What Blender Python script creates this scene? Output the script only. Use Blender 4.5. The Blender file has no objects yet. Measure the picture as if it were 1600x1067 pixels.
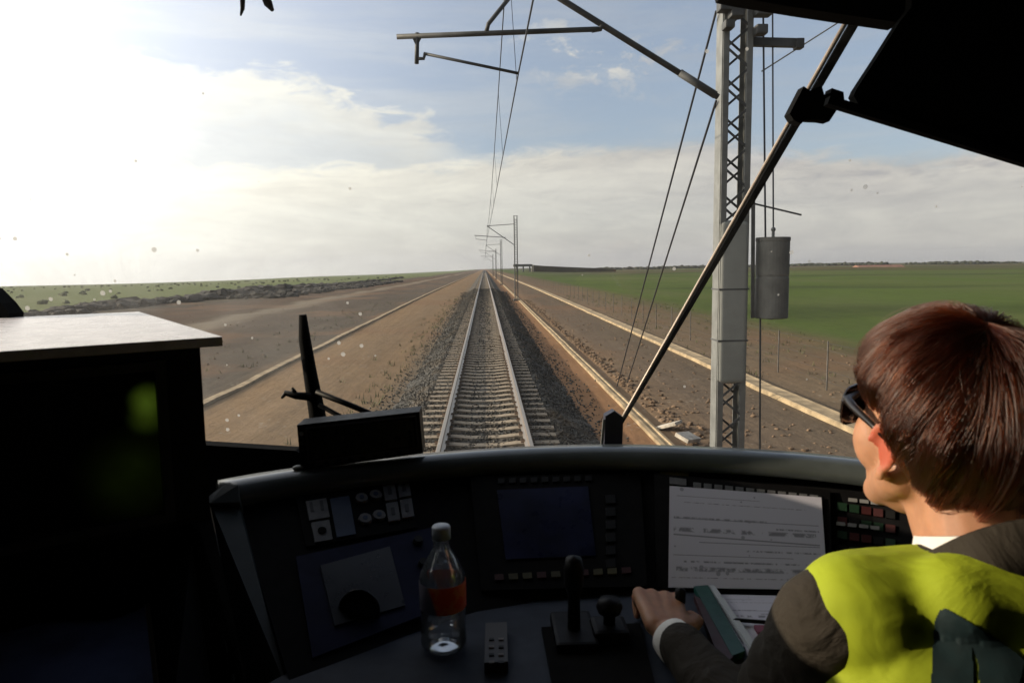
import bpy, bmesh, math, random
import numpy as np
from mathutils import Vector, Matrix, Euler, noise
from mathutils.bvhtree import BVHTree

random.seed(7); RNG = np.random.default_rng(7)
SC = bpy.context.scene
COL = SC.collection
rad = math.radians

# ------------------------------------------------------------------ camera
F = 1100.0; PW, PH = 1600.0, 1067.0; CXP, CYP = 800.0, 533.5
CAM = Vector((0.04, 0.0, 2.90))
_v = Vector(((757-CXP)/F, (CYP-415)/F, -1)).normalized()
_h = Vector((math.cos(rad(0.8)), math.sin(rad(0.8)), 0))
_z = _h.cross(_v).normalized()
if _z.y < 0: _z = -_z
_x = _v.cross(_z).normalized()
RW = Matrix((_x, _v, _z))                      # rows: world axes in camera coordinates
cam = bpy.data.cameras.new('camera'); camo = bpy.data.objects.new('camera', cam); COL.objects.link(camo)
camo.matrix_world = Matrix.Translation(CAM) @ RW.to_4x4()
cam.sensor_width = 36; cam.lens = F/PW*36; cam.clip_start = 0.02; cam.clip_end = 12000
cam.dof.use_dof = True; cam.dof.focus_distance = 9.0; cam.dof.aperture_fstop = 11
SC.camera = camo

def ray(px, py): return (RW @ Vector(((px-CXP)/F, (CYP-py)/F, -1)))
def W(px, py, d): return CAM + ray(px, py)*d
def onZ(px, py, z): r = ray(px, py); return CAM + r*((z-CAM.z)/r.z)
def onY(px, py, y): r = ray(px, py); return CAM + r*((y-CAM.y)/r.y)

# ------------------------------------------------------------------ world, sun, exposure
SUN_EL, SUN_AZ = 16.0, 83.0                    # azimuth to the left of the track direction
sdir = Vector((-math.sin(rad(SUN_AZ))*math.cos(rad(SUN_EL)), math.cos(rad(SUN_AZ))*math.cos(rad(SUN_EL)), math.sin(rad(SUN_EL))))
SC.view_settings.view_transform = 'Standard'; SC.view_settings.look = 'None'
SC.view_settings.gamma = 1; SC.view_settings.exposure = 0.15
w = bpy.data.worlds.new("World"); SC.world = w; w.use_nodes = True
nt = w.node_tree; nt.nodes.clear()

class NB:
    """small node-graph builder"""
    def __init__(s, nt): s.nt = nt
    def n(s, t, **kw):
        nd = s.nt.nodes.new(t)
        for k, v in kw.items():
            if k.startswith('i_'):
                nd.inputs[k[2:].replace('_', ' ')].default_value = v
            else: setattr(nd, k, v)
        return nd
    def l(s, a, b): s.nt.links.new(a, b)
    def put(s, sock, v):
        if hasattr(v, 'is_output'): s.l(v, sock)
        else: sock.default_value = v
    def m(s, op, a, b=0.0, c=0.0, clamp=False):
        nd = s.nt.nodes.new('ShaderNodeMath'); nd.operation = op; nd.use_clamp = clamp
        s.put(nd.inputs[0], a); s.put(nd.inputs[1], b); s.put(nd.inputs[2], c)
        return nd.outputs[0]
    def ss(s, v, a, b):                        # smoothstep
        nd = s.nt.nodes.new('ShaderNodeMapRange'); nd.interpolation_type = 'SMOOTHSTEP'
        s.put(nd.inputs['Value'], v); nd.inputs['From Min'].default_value = a; nd.inputs['From Max'].default_value = b
        return nd.outputs[0]
    def mix(s, f, a, b):
        nd = s.nt.nodes.new('ShaderNodeMix'); nd.data_type = 'RGBA'
        s.put(nd.inputs['Factor'], f)
        for sk, v in ((nd.inputs[6], a), (nd.inputs[7], b)):
            if hasattr(v, 'is_output'): s.l(v, sk)
            else: sk.default_value = (*v, 1) if len(v) == 3 else v
        return nd.outputs[2]
    def noise(s, vec, scale, detail=4, rough=0.55, dist=0.0):
        nd = s.nt.nodes.new('ShaderNodeTexNoise'); nd.inputs['Scale'].default_value = scale
        nd.inputs['Detail'].default_value = detail; nd.inputs['Roughness'].default_value = rough
        nd.inputs['Distortion'].default_value = dist
        if vec is not None: s.l(vec, nd.inputs['Vector'])
        return nd.outputs['Fac']
    def vmul(s, vec, t):
        nd = s.nt.nodes.new('ShaderNodeVectorMath'); nd.operation = 'MULTIPLY'; s.l(vec, nd.inputs[0]); nd.inputs[1].default_value = t
        return nd.outputs[0]

b = NB(nt)
sky = b.n('ShaderNodeTexSky', sky_type='NISHITA', sun_disc=False, sun_elevation=rad(SUN_EL), sun_rotation=rad(-SUN_AZ), air_density=1.0, dust_density=1.6, ozone_density=1.0)
tc = b.n('ShaderNodeTexCoord'); dvec = tc.outputs['Generated']
sep = b.n('ShaderNodeSeparateXYZ'); b.l(dvec, sep.inputs[0]); X, Y, Z = sep.outputs
az = b.m('ARCTAN2', X, Y)                      # 0 = along the track, + to the right
dot = b.n('ShaderNodeVectorMath', operation='DOT_PRODUCT'); b.l(dvec, dot.inputs[0]); dot.inputs[1].default_value = sdir
cs = dot.outputs['Value']
# long low bank of cloud, higher on the left
stretch = b.vmul(dvec, (1, 1, 3.2))
n1 = b.noise(stretch, 5.0, 7, 0.6, 0.4); n2 = b.noise(stretch, 16.0, 6, 0.62, 0.6); n3 = b.noise(b.vmul(dvec, (1, 1, 9)), 3.2, 6, 0.6, 0.3)
def gauss(v, c, wd):
    t = b.m('DIVIDE', b.m('SUBTRACT', v, c), wd); return b.m('POWER', 2.718, b.m('MULTIPLY', b.m('MULTIPLY', t, t), -1.0))
top = b.m('SUBTRACT', b.m('ADD', 0.146, b.m('MULTIPLY', b.ss(az, -0.2, 0.15), 0.018)), b.m('MULTIPLY', b.ss(az, 0.26, 0.55), 0.035))
edge = b.m('ADD', b.m('SUBTRACT', top, Z), b.m('ADD', b.m('MULTIPLY', b.m('SUBTRACT', n1, 0.5), 0.045), b.m('MULTIPLY', b.m('SUBTRACT', n2, 0.5), 0.045)))
bank = b.m('MULTIPLY', b.ss(edge, -0.006, 0.022), b.m('ADD', 0.70, b.m('MULTIPLY', b.ss(edge, 0.14, 0.02), 0.30)))
# higher, broken cloud on the left
top2 = b.m('SUBTRACT', 0.262, b.m('MULTIPLY', b.ss(az, -0.30, 0.03), 0.085))
edge2 = b.m('ADD', b.m('SUBTRACT', top2, Z), b.m('ADD', b.m('MULTIPLY', b.m('SUBTRACT', n1, 0.5), 0.13), b.m('MULTIPLY', b.m('SUBTRACT', n2, 0.5), 0.075)))
up2 = b.m('MULTIPLY', b.m('MULTIPLY', b.ss(edge2, 0.0, 0.03), b.ss(az, 0.02, -0.10)), b.m('MULTIPLY_ADD', b.ss(edge2, 0.10, 0.0), 0.40, 0.48))
bank = b.m('MAXIMUM', bank, up2)
# small separate puffs
pz = b.m('MULTIPLY', b.ss(b.noise(b.vmul(dvec, (1, 1, 1.8)), 12.0, 7, 0.66, 0.2), 0.49, 0.63), b.m('MULTIPLY', gauss(Z, 0.28, 0.05), gauss(az, 0.17, 0.11)))
veil = b.m('MULTIPLY', b.ss(n3, 0.40, 0.72), 0.42)
mask = b.m('MAXIMUM', b.m('MULTIPLY', bank, b.m('ADD', 0.84, b.m('MULTIPLY', n2, 0.2))), b.m('MAXIMUM', pz, b.m('MULTIPLY', veil, 0.55)), clamp=True)
shade = b.m('ADD', b.m('MULTIPLY', b.ss(b.noise(b.vmul(dvec, (1, 1, 5.0)), 4.0, 8, 0.60, 0.9), 0.30, 0.70), 0.65), b.m('MULTIPLY', b.ss(n2, 0.3, 0.7), 0.35))
warm = b.ss(cs, -0.25, 0.72)
clA = b.mix(shade, (3.7, 3.5, 3.4), (5.5, 5.2, 4.7))        # away from the sun
clB = b.mix(shade, (7.0, 6.65, 5.7), (9.0, 8.7, 7.5))      # near the sun
cloud = b.mix(warm, clA, clB)
pale = b.mix(b.m('MULTIPLY_ADD', b.ss(cs, 0.0, 0.8), 0.5, 0.36), sky.outputs[0], (4.4, 4.9, 6.3))
lowc = b.m('MULTIPLY', b.m('MULTIPLY', b.ss(b.noise(b.vmul(dvec, (1, 1, 3.0)), 11.0, 6, 0.6, 0.3), 0.50, 0.66), gauss(Z, 0.120, 0.022)), b.ss(az, 0.25, 0.42))
cloud = b.mix(b.m('MULTIPLY', lowc, 0.75), cloud, (2.5, 2.45, 2.75))
highc = b.m('MULTIPLY', b.m('MULTIPLY', b.ss(b.noise(b.vmul(dvec, (1, 1, 3.0)), 11.0, 6, 0.6, 0.3), 0.47, 0.60), gauss(Z, 0.140, 0.012)), b.ss(az, 0.25, 0.42))
cloud = b.mix(b.m('MULTIPLY', highc, 0.7), cloud, (6.0, 5.8, 5.6))
base = b.mix(mask, pale, cloud)
aure = b.m('MULTIPLY', b.m('POWER', b.m('MAXIMUM', cs, 0.0), 3.0), 20.0)
acol = b.n('ShaderNodeVectorMath', operation='SCALE'); acol.inputs[0].default_value = (1.0, 0.95, 0.84); b.l(aure, acol.inputs['Scale'])
dim = b.m('MULTIPLY', b.m('MULTIPLY_ADD', b.ss(Y, -0.15, 0.45), 0.68, 0.32), b.m('MULTIPLY_ADD', b.ss(Z, 0.85, 0.45), 0.35, 0.65))   # the sky behind the train is duller
bd = b.n('ShaderNodeVectorMath', operation='SCALE'); b.l(base, bd.inputs[0]); b.l(dim, bd.inputs['Scale'])
add = b.n('ShaderNodeVectorMath', operation='ADD'); b.l(bd.outputs[0], add.inputs[0]); b.l(acol.outputs[0], add.inputs[1])
bg = b.n('ShaderNodeBackground'); b.l(add.outputs[0], bg.inputs[0]); bg.inputs[1].default_value = 0.12
wo = b.n('ShaderNodeOutputWorld'); b.l(bg.outputs[0], wo.inputs[0])

sl = bpy.data.lights.new('sun', 'SUN'); sl.energy = 4.7; sl.angle = rad(0.55); sl.color = (1.0, 0.83, 0.62)
so = bpy.data.objects.new('sun', sl); COL.objects.link(so); so.rotation_euler = sdir.to_track_quat('Z', 'Y').to_euler()
SC.cycles.transparent_max_bounces = 24; SC.cycles.max_bounces = 7
SC.cycles.use_denoising = True

# ------------------------------------------------------------------ helpers
def tag(o, label=None, cat=None, group=None, kind=None):
    if label: o['label'] = label
    if cat: o['category'] = cat
    if group: o['group'] = group
    if kind: o['kind'] = kind
    return o
def empty(name, loc, label, cat, group=None):
    o = bpy.data.objects.new(name, None); COL.objects.link(o); o.location = loc
    return tag(o, label, cat, group)
def mesh_obj(name, me, m, parent=None, smooth=False):
    if m:
        for q in (m if isinstance(m, (list, tuple)) else [m]): me.materials.append(q)
    o = bpy.data.objects.new(name, me); COL.objects.link(o)
    if smooth:
        for p in me.polygons: p.use_smooth = True
    if parent:
        o.parent = parent; o.matrix_parent_inverse = Matrix.Translation(-Vector(parent_world(parent)))
    return o
def parent_world(o):
    v = Vector(o.location)
    while o.parent: 
        v = v + Vector(o.matrix_parent_inverse.translation) + Vector(o.parent.location) - Vector((0,0,0)); o = o.parent
    return v
def parts(bm, name, m, parent=None, smooth=False, bevel=0.0, seg=2):
    if bevel:
        bmesh.ops.bevel(bm, geom=[e for e in bm.edges if e.calc_face_angle(0) > 0.5], offset=bevel, segments=seg, affect='EDGES', profile=0.6)
    bmesh.ops.recalc_face_normals(bm, faces=bm.faces)
    me = bpy.data.meshes.new(name); bm.to_mesh(me); bm.free()
    return mesh_obj(name, me, m, parent, smooth)
def prism(bm, pts, vec):
    """closed solid: polygon pts extruded by vec"""
    a = [bm.verts.new(p) for p in pts]; c = [bm.verts.new(Vector(p)+Vector(vec)) for p in pts]
    bm.faces.new(a); bm.faces.new(c[::-1])
    n = len(pts)
    for i in range(n): bm.faces.new((a[i], a[(i+1) % n], c[(i+1) % n], c[i]))
    return bm
def box(bm, lo, hi, mat=None):
    r = bmesh.ops.create_cube(bm, size=1)
    lo, hi = Vector(lo), Vector(hi)
    M = Matrix.Translation((lo+hi)/2) @ Matrix.Diagonal((*(hi-lo), 1))
    if mat is not None: M = mat @ M
    bmesh.ops.transform(bm, matrix=M, verts=r['verts']); return bm
def bar(bm, p0, p1, wx, wz, upv=(0, 1, 0)):
    p0, p1 = Vector(p0), Vector(p1); d = (p1-p0).normalized(); s = d.cross(Vector(upv)).normalized(); t = s.cross(d)
    q = [s*wx/2*i + t*wz/2*j for i, j in ((-1, -1), (1, -1), (1, 1), (-1, 1))]
    return prism(bm, [p0+k for k in q], p1-p0)
def tube(bm, pts, r, n=8, cap=True):
    pts = [Vector(p) for p in pts]; rs = r if isinstance(r, (list, tuple)) else [r]*len(pts)
    rings = []; prev = None
    for i, p in enumerate(pts):
        d = (pts[min(i+1, len(pts)-1)] - pts[max(i-1, 0)]).normalized()
        if prev is None: s = d.orthogonal().normalized()
        else: s = (prev - d*prev.dot(d)).normalized()
        prev = s; t = d.cross(s)
        rings.append([bm.verts.new(p + (s*math.cos(a)+t*math.sin(a))*rs[i]) for a in [2*math.pi*k/n for k in range(n)]])
    for A, B in zip(rings, rings[1:]):
        for k in range(n): bm.faces.new((A[k], A[(k+1) % n], B[(k+1) % n], B[k]))
    if cap: bm.faces.new(rings[0][::-1]); bm.faces.new(rings[-1])
    return bm
def lathe(bm, prof, c, n=32, axis=None):
    c = Vector(c); rings = []
    for r, z in prof: rings.append([bm.verts.new(c + Vector((r*math.cos(2*math.pi*k/n), r*math.sin(2*math.pi*k/n), z))) for k in range(n)])
    for A, B in zip(rings, rings[1:]):
        for k in range(n): bm.faces.new((A[k], A[(k+1) % n], B[(k+1) % n], B[k]))
    return bm
def ell(bm, c, r, rot=None, u=20, v=14):
    q = bmesh.ops.create_uvsphere(bm, u_segments=u, v_segments=v, radius=1)
    M = Matrix.Translation(c) @ (rot.to_4x4() if rot else Matrix()) @ Matrix.Diagonal((*r, 1))
    bmesh.ops.transform(bm, matrix=M, verts=q['verts'])
def cap(bm, p0, r0, p1, r1, n=16):
    """tapered capsule"""
    p0, p1 = Vector(p0), Vector(p1); L = (p1-p0).length; d = (p1-p0)/L; pts = []; rs = []
    for k in range(5):
        a = math.pi/2*k/5; pts.append(p0 - d*r0*math.cos(a)); rs.append(max(r0*math.sin(a), 1e-4))
    pts.append(p0); rs.append(r0); pts.append(p1); rs.append(r1)
    for k in range(4, -1, -1):
        a = math.pi/2*k/5; pts.append(p1 + d*r1*math.cos(a)); rs.append(max(r1*math.sin(a), 1e-4))
    tube(bm, pts, rs, n)
def blob(name, bm, vox, m, parent, smooth=4, post=None):
    """voxel-union of the shapes in bm into one continuous skin"""
    me = bpy.data.meshes.new(name+'_src'); bm.to_mesh(me); bm.free()
    t = bpy.data.objects.new('tmp', me); COL.objects.link(t)
    r = t.modifiers.new('r', 'REMESH'); r.mode = 'VOXEL'; r.voxel_size = vox; r.use_smooth_shade = True
    if smooth:
        s = t.modifiers.new('s', 'SMOOTH'); s.iterations = smooth; s.factor = 0.5
    dg = bpy.context.evaluated_depsgraph_get(); dg.update()
    me2 = bpy.data.meshes.new_from_object(t.evaluated_get(dg)); me2.name = name
    bpy.data.objects.remove(t); bpy.data.meshes.remove(me)
    me2.materials.clear()
    if post:
        for v in me2.vertices: v.co = post(Vector(v.co), Vector(v.normal))
    o = mesh_obj(name, me2, m, parent, True)
    return o
def bvh_of(o):
    me = o.data
    return BVHTree.FromPolygons([o_w(o, v.co) for v in me.vertices], [tuple(p.vertices) for p in me.polygons])
def o_w(o, co): return Vector(co)      # every mesh here is modelled in world coordinates

# ------------------------------------------------------------------ materials
def mat(name, col, rough=0.6, var=0.0, scale=20, bump=0.0, bscale=None, metal=0.0, spec=0.5, col2=None, **extra):
    m = bpy.data.materials.new(name); m.use_nodes = True; nb = NB(m.node_tree)
    p = m.node_tree.nodes['Principled BSDF']
    p.inputs['Roughness'].default_value = rough; p.inputs['Metallic'].default_value = metal
    p.inputs['Specular IOR Level'].default_value = spec
    tcn = nb.n('ShaderNodeTexCoord'); v = tcn.outputs['Object']
    if var or col2:
        c2 = col2 or tuple(max(0, c*(1-var)) for c in col); c1 = col if col2 else tuple(c*(1+var*0.6) for c in col)
        f = nb.ss(nb.noise(v, scale, 6, 0.6), 0.33, 0.67)
        nb.l(nb.mix(f, c2, c1), p.inputs['Base Color'])
        nb.l(nb.m('MULTIPLY_ADD', nb.noise(v, scale*2.3, 4), 0.3, rough-0.15), p.inputs['Roughness'])
    else: p.inputs['Base Color'].default_value = (*col, 1)
    if bump:
        bn = nb.n('ShaderNodeBump'); bn.inputs['Strength'].default_value = bump; bn.inputs['Distance'].default_value = extra.pop('bdist', 0.01)
        nb.l(nb.noise(v, bscale or scale*2, 6, 0.6), bn.inputs['Height']); nb.l(bn.outputs[0], p.inputs['Normal'])
    extra.pop('bdist', None)
    for k, val in extra.items(): p.inputs[k.replace('_', ' ')].default_value = val
    return m
M_black = mat('black_plastic', (0.008, 0.008, 0.008), 0.5, 0.3, 30, 0.15, 300, bdist=0.001, spec=0.2)
M_blackm = mat('black_matte', (0.006, 0.006, 0.006), 0.9, 0.2, 20, spec=0.08)
M_cab = mat('cab_lining', (0.012, 0.0115, 0.011), 0.9, 0.3, 6, spec=0.1)
M_lip = mat('console_moulding', (0.062, 0.072, 0.070), 0.4, 0.12, 14, 0.1, 400, bdist=0.0004, Coat_Weight=0.7, Coat_Roughness=0.12)
M_pillar = mat('console_side', (0.065, 0.077, 0.076), 0.6, 0.15, 14, 0.1, 300, bdist=0.0006)
M_desk = mat('desk_laminate', (0.027, 0.035, 0.052), 0.6, 0.15, 12, 0.1, 500, bdist=0.0004, spec=0.25)
M_panel = mat('instrument_panel', (0.006, 0.006, 0.0065), 0.75, 0.2, 30, spec=0.08)
M_blue = mat('blue_panel', (0.007, 0.010, 0.038), 0.6, 0.2, 25, spec=0.15)
M_bluebtn = mat('blue_patch', (0.02, 0.04, 0.09), 0.5, 0.2, 25)
M_btn = mat('pale_key', (0.11, 0.112, 0.118), 0.5, 0.2, 60)
M_btn2 = mat('key_mark', (0.03, 0.03, 0.035), 0.5)
M_screen = mat('dark_screen', (0.006, 0.006, 0.008), 0.12, spec=0.6)
M_scrblue = mat('dark_blue_screen', (0.010, 0.013, 0.042), 0.3, 0.5, 9, spec=0.2)
M_scrgrey = mat('grey_screen', (0.014, 0.016, 0.023), 0.3, 0.2, 9)
M_green = mat('green_key', (0.006, 0.026, 0.011), 0.5); M_red = mat('red_key', (0.04, 0.006, 0.006), 0.5); M_white = mat('white_legend', (0.2, 0.2, 0.2), 0.6)
M_yel = mat('yellow_label', (0.06, 0.055, 0.02), 0.6, 0.4, 40)
M_grey = mat('galvanised_steel', (0.20, 0.208, 0.205), 0.55, 0.18, 5, metal=0.35)
M_steel = mat('weathered_steel', (0.085, 0.09, 0.095), 0.6, 0.25, 4, metal=0.3)
M_wire = mat('wire', (0.05, 0.055, 0.07), 0.5, metal=0.5)
M_rod = mat('rod_metal', (0.36, 0.30, 0.25), 0.4, 0.2, 20, metal=0.3)
M_conc = mat('pale_concrete', (0.37, 0.285, 0.175), 0.9, 0.35, 2.2, 0.5, 12)
M_conc2 = mat('grey_concrete', (0.17, 0.172, 0.165), 0.9, 0.2, 3, 0.3, 20)
M_sleeper = mat('sleeper_concrete', (0.29, 0.24, 0.18), 0.9, 0.35, 2.5, 0.5, 25)
M_skin = mat('skin', (0.44, 0.225, 0.13), 0.5, 0.10, 40, 0.15, 350, bdist=0.001, Subsurface_Weight=0.25, Subsurface_Radius=(0.012, 0.004, 0.002), Subsurface_Scale=1.0)
M_shirt = mat('white_shirt', (0.75, 0.73, 0.68), 0.8, 0.06, 60, 0.2, 500, bdist=0.0008)
M_cover = mat('mast_cover', (0.30, 0.315, 0.30), 0.55, 0.12, 2.0, 0.1, 30)

def mat_fabric(name, col, col2, rough=0.85, fold=9.0, fs=0.7, dist=0.012, weave=900):
    m = bpy.data.materials.new(name); m.use_nodes = True; nb = NB(m.node_tree); p = m.node_tree.nodes['Principled BSDF']
    p.inputs['Roughness'].default_value = rough; p.inputs['Specular IOR Level'].default_value = 0.25
    v = nb.n('ShaderNodeTexCoord').outputs['Object']
    nb.l(nb.mix(nb.noise(v, fold*3, 5), col2, col), p.inputs['Base Color'])
    h = nb.m('ADD', nb.m('MULTIPLY', nb.noise(v, fold, 4, 0.5, 0.8), 1.0), nb.m('MULTIPLY', nb.noise(v, weave, 2), 0.03))
    bn = nb.n('ShaderNodeBump'); bn.inputs['Strength'].default_value = fs; bn.inputs['Distance'].default_value = dist
    nb.l(h, bn.inputs['Height']); nb.l(bn.outputs[0], p.inputs['Normal'])
    return m
M_vest = mat_fabric('hi_vis_cloth', (0.38, 0.46, 0.022), (0.26, 0.33, 0.015), 0.75, 9, 0.5, 0.016)
M_jacket = mat_fabric('dark_cloth', (0.036, 0.030, 0.022), (0.024, 0.020, 0.015), 0.85, 13, 0.8, 0.022)
M_teal = mat('teal_print', (0.006, 0.022, 0.026), 0.7, 0.2, 40)

# dirty glass: clear pane with a thin forward-scattering film of dust and fly specks
def mat_glass():
    m = bpy.data.materials.new('windscreen_glass'); m.use_nodes = True; nb = NB(m.node_tree); t = m.node_tree; t.nodes.clear()
    v = nb.n('ShaderNodeTexCoord').outputs['Object']
    sp = nb.n('ShaderNodeSeparateXYZ'); nb.l(v, sp.inputs[0])
    tr = nb.n('ShaderNodeBsdfTransparent'); tr.inputs[0].default_value = (0.97, 0.98, 0.97, 1)
    gl = nb.n('ShaderNodeBsdfGlossy'); gl.inputs['Roughness'].default_value = 0.02
    a = nb.n('ShaderNodeMixShader'); a.inputs[0].default_value = 0.02; nb.l(tr.outputs[0], a.inputs[1]); nb.l(gl.outputs[0], a.inputs[2])
    tl = nb.n('ShaderNodeBsdfTranslucent'); tl.inputs[0].default_value = (0.85, 0.82, 0.74, 1)
    df = nb.n('ShaderNodeBsdfDiffuse'); df.inputs[0].default_value = (0.5, 0.48, 0.42, 1)
    d = nb.n('ShaderNodeMixShader'); d.inputs[0].default_value = 0.25; nb.l(tl.outputs[0], d.inputs[1]); nb.l(df.outputs[0], d.inputs[2])
    smear = nb.ss(nb.noise(nb.vmul(v, (1, 1, 1.6)), 3.2, 7, 0.65, 1.2), 0.35, 0.8)
    left = nb.ss(sp.outputs[0], 0.2, -1.0)     # dust thickened to the left, put in for the sun's veiling glare
    lowl = nb.m('MULTIPLY', left, nb.ss(sp.outputs[2], 3.3, 2.75))
    fac = nb.m('ADD', nb.m('MULTIPLY', smear, 0.024), nb.m('ADD', 0.004, nb.m('MULTIPLY', lowl, nb.m('MULTIPLY_ADD', smear, 0.15, 0.07))))
    vo = nb.n('ShaderNodeTexVoronoi', feature='F1'); vo.inputs['Scale'].default_value = 24; nb.l(v, vo.inputs['Vector'])
    speck = nb.m('LESS_THAN', vo.outputs['Distance'], nb.m('MULTIPLY', nb.ss(nb.m('ADD', nb.noise(v, 7, 2), nb.m('MULTIPLY', lowl, 0.16)), 0.50, 0.75), 0.15))
    fac = nb.m('ADD', fac, nb.m('MULTIPLY', speck, 0.7), clamp=True)
    mx = nb.n('ShaderNodeMixShader'); nb.l(fac, mx.inputs[0]); nb.l(a.outputs[0], mx.inputs[1]); nb.l(d.outputs[0], mx.inputs[2])
    o = nb.n('ShaderNodeOutputMaterial'); nb.l(mx.outputs[0], o.inputs[0])
    return m
M_glass = mat_glass()

# ground: bands of soil, track bed, stony waste and sown fields, by where they lie beside the line
def mat_ground():
    m = bpy.data.materials.new('soil_and_fields'); m.use_nodes = True; nb = NB(m.node_tree); p = m.node_tree.nodes['Principled BSDF']
    p.inputs['Roughness'].default_value = 0.95; p.inputs['Specular IOR Level'].default_value = 0.12
    v = nb.n('ShaderNodeTexCoord').outputs['Object']
    sp = nb.n('ShaderNodeSeparateXYZ'); nb.l(v, sp.inputs[0]); X, Y, _ = sp.outputs
    lowf = nb.noise(v, 0.10, 4); streak = nb.noise(nb.vmul(v, (1, 0.10, 1)), 0.9, 6, 0.62)
    xw = nb.m('ADD', X, nb.m('MULTIPLY', nb.m('SUBTRACT', nb.noise(nb.vmul(v, (1, 0.25, 1)), 0.25, 4), 0.5), nb.m('MULTIPLY', nb.m('ABSOLUTE', X), 0.22)))
    fr = nb.m('DIVIDE', nb.m('ADD', xw, 60.0), 120.0, clamp=True)
    cr = nb.n('ShaderNodeValToRGB'); nb.l(fr, cr.inputs[0]); el = cr.color_ramp.elements
    stops = [(-60, (0.12, 0.15, 0.05)), (-36, (0.12, 0.14, 0.05)), (-33, (0.09, 0.075, 0.052)), (-28, (0.07, 0.055, 0.042)), (-22, (0.09, 0.056, 0.036)), (-19.5, (0.085, 0.06, 0.038)), (-18.5, (0.21, 0.175, 0.13)), (-16.8, (0.19, 0.155, 0.115)), (-15.8, (0.09, 0.066, 0.048)),
             (-8, (0.095, 0.078, 0.06)), (-6.8, (0.235, 0.155, 0.085)), (-4.6, (0.20, 0.138, 0.082)), (-3.0, (0.20, 0.135, 0.078)), (-2.0, (0.15, 0.13, 0.10)), (2.0, (0.20, 0.12, 0.07)),
             (3.0, (0.28, 0.15, 0.075)), (3.8, (0.22, 0.15, 0.092)), (5.2, (0.14, 0.105, 0.075)), (7.6, (0.13, 0.10, 0.07)), (8.6, (0.17, 0.125, 0.082)), (13, (0.14, 0.105, 0.062)),
             (15.0, (0.10, 0.095, 0.04)), (17, (0.074, 0.108, 0.020)), (60, (0.082, 0.118, 0.022))]
    while len(el) > 1: el.remove(el[-1])
    for i, (x, c) in enumerate(stops):
        e = el[0] if i == 0 else el.new((x+60)/120)
        e.position = (x+60)/120; e.color = (*c, 1)
    col = cr.outputs[0]
    # distant ploughed land and stubble strips on the right
    R = nb.m('ADD', Y, nb.m('MULTIPLY', nb.noise(v, 0.004, 3), 160.0))
    far = nb.m('MULTIPLY', nb.ss(R, 330, 420), nb.ss(X, 20, 50))
    col = nb.mix(far, col, nb.mix(nb.ss(nb.noise(nb.vmul(v, (0.4, 1, 1)), 0.010, 3), 0.42, 0.58), (0.10, 0.055, 0.032), (0.055, 0.06, 0.025)))
    fgr = nb.m('MULTIPLY', nb.ss(nb.noise(nb.vmul(v, (1, 0.7, 1)), 0.006, 3), 0.47, 0.6), nb.ss(X, 60, 120))
    col = nb.mix(nb.m('MULTIPLY', fgr, 0.6), col, (0.07, 0.082, 0.026))
    lfar = nb.m('MULTIPLY', nb.ss(nb.noise(nb.vmul(v, (1, 0.6, 1)), 0.012, 4), 0.5, 0.66), nb.ss(X, -38, -60))
    col = nb.mix(nb.m('MULTIPLY', lfar, 0.75), col, (0.16, 0.17, 0.075))
    fb = nb.m('MULTIPLY', nb.ss(nb.noise(nb.vmul(v, (1, 0.16, 1)), 0.055, 5, 0.6, 0.5), 0.40, 0.68), nb.ss(X, 15, 19))
    col = nb.mix(nb.m('MULTIPLY', fb, 0.85), col, (0.10, 0.115, 0.036))
    fc = nb.m('MULTIPLY', nb.ss(nb.noise(nb.vmul(v, (0.25, 1, 1)), 0.03, 4, 0.6), 0.48, 0.62), nb.ss(X, 15, 19))
    col = nb.mix(nb.m('MULTIPLY', fc, 0.6), col, (0.036, 0.052, 0.012))
    # mottling
    soil = nb.m('MULTIPLY', nb.ss(X, 17, 13), nb.ss(X, -36, -32))
    k = nb.m('ADD', 0.55, nb.m('ADD', nb.m('MULTIPLY', nb.noise(v, 1.3, 8, 0.68), 0.5), nb.m('MULTIPLY', streak, 0.42)))
    g = nb.n('ShaderNodeVectorMath', operation='SCALE'); nb.l(col, g.inputs[0]); nb.l(k, g.inputs['Scale'])
    col = g.outputs[0]
    red = nb.m('MULTIPLY', nb.m('MULTIPLY', nb.ss(lowf, 0.5, 0.62), soil), 0.45)
    col = nb.mix(red, col, (0.20, 0.115, 0.065))
    peb = nb.n('ShaderNodeTexVoronoi'); peb.inputs['Scale'].default_value = 5; nb.l(v, peb.inputs['Vector'])
    pale = nb.m('MULTIPLY', nb.m('LESS_THAN', peb.outputs['Distance'], nb.m('MULTIPLY', nb.ss(nb.noise(v, 0.7, 3), 0.45, 0.7), 0.28)), soil)
    col = nb.mix(nb.m('MULTIPLY', pale, 0.55), col, (0.30, 0.27, 0.22))
    nb.l(col, p.inputs['Base Color'])
    h = nb.m('ADD', nb.m('MULTIPLY', nb.noise(v, 0.8, 8, 0.7), 0.25), nb.m('ADD', nb.m('MULTIPLY', nb.noise(v, 6, 6, 0.7), 0.08), nb.m('MULTIPLY', nb.noise(nb.vmul(v, (1, 0.06, 1)), 2.2, 4), 0.14)))
    bn = nb.n('ShaderNodeBump'); bn.inputs['Strength'].default_value = 0.8; bn.inputs['Distance'].default_value = 0.35
    nb.l(h, bn.inputs['Height']); nb.l(bn.outputs[0], p.inputs['Normal'])
    return m
M_ground = mat_ground()
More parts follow.
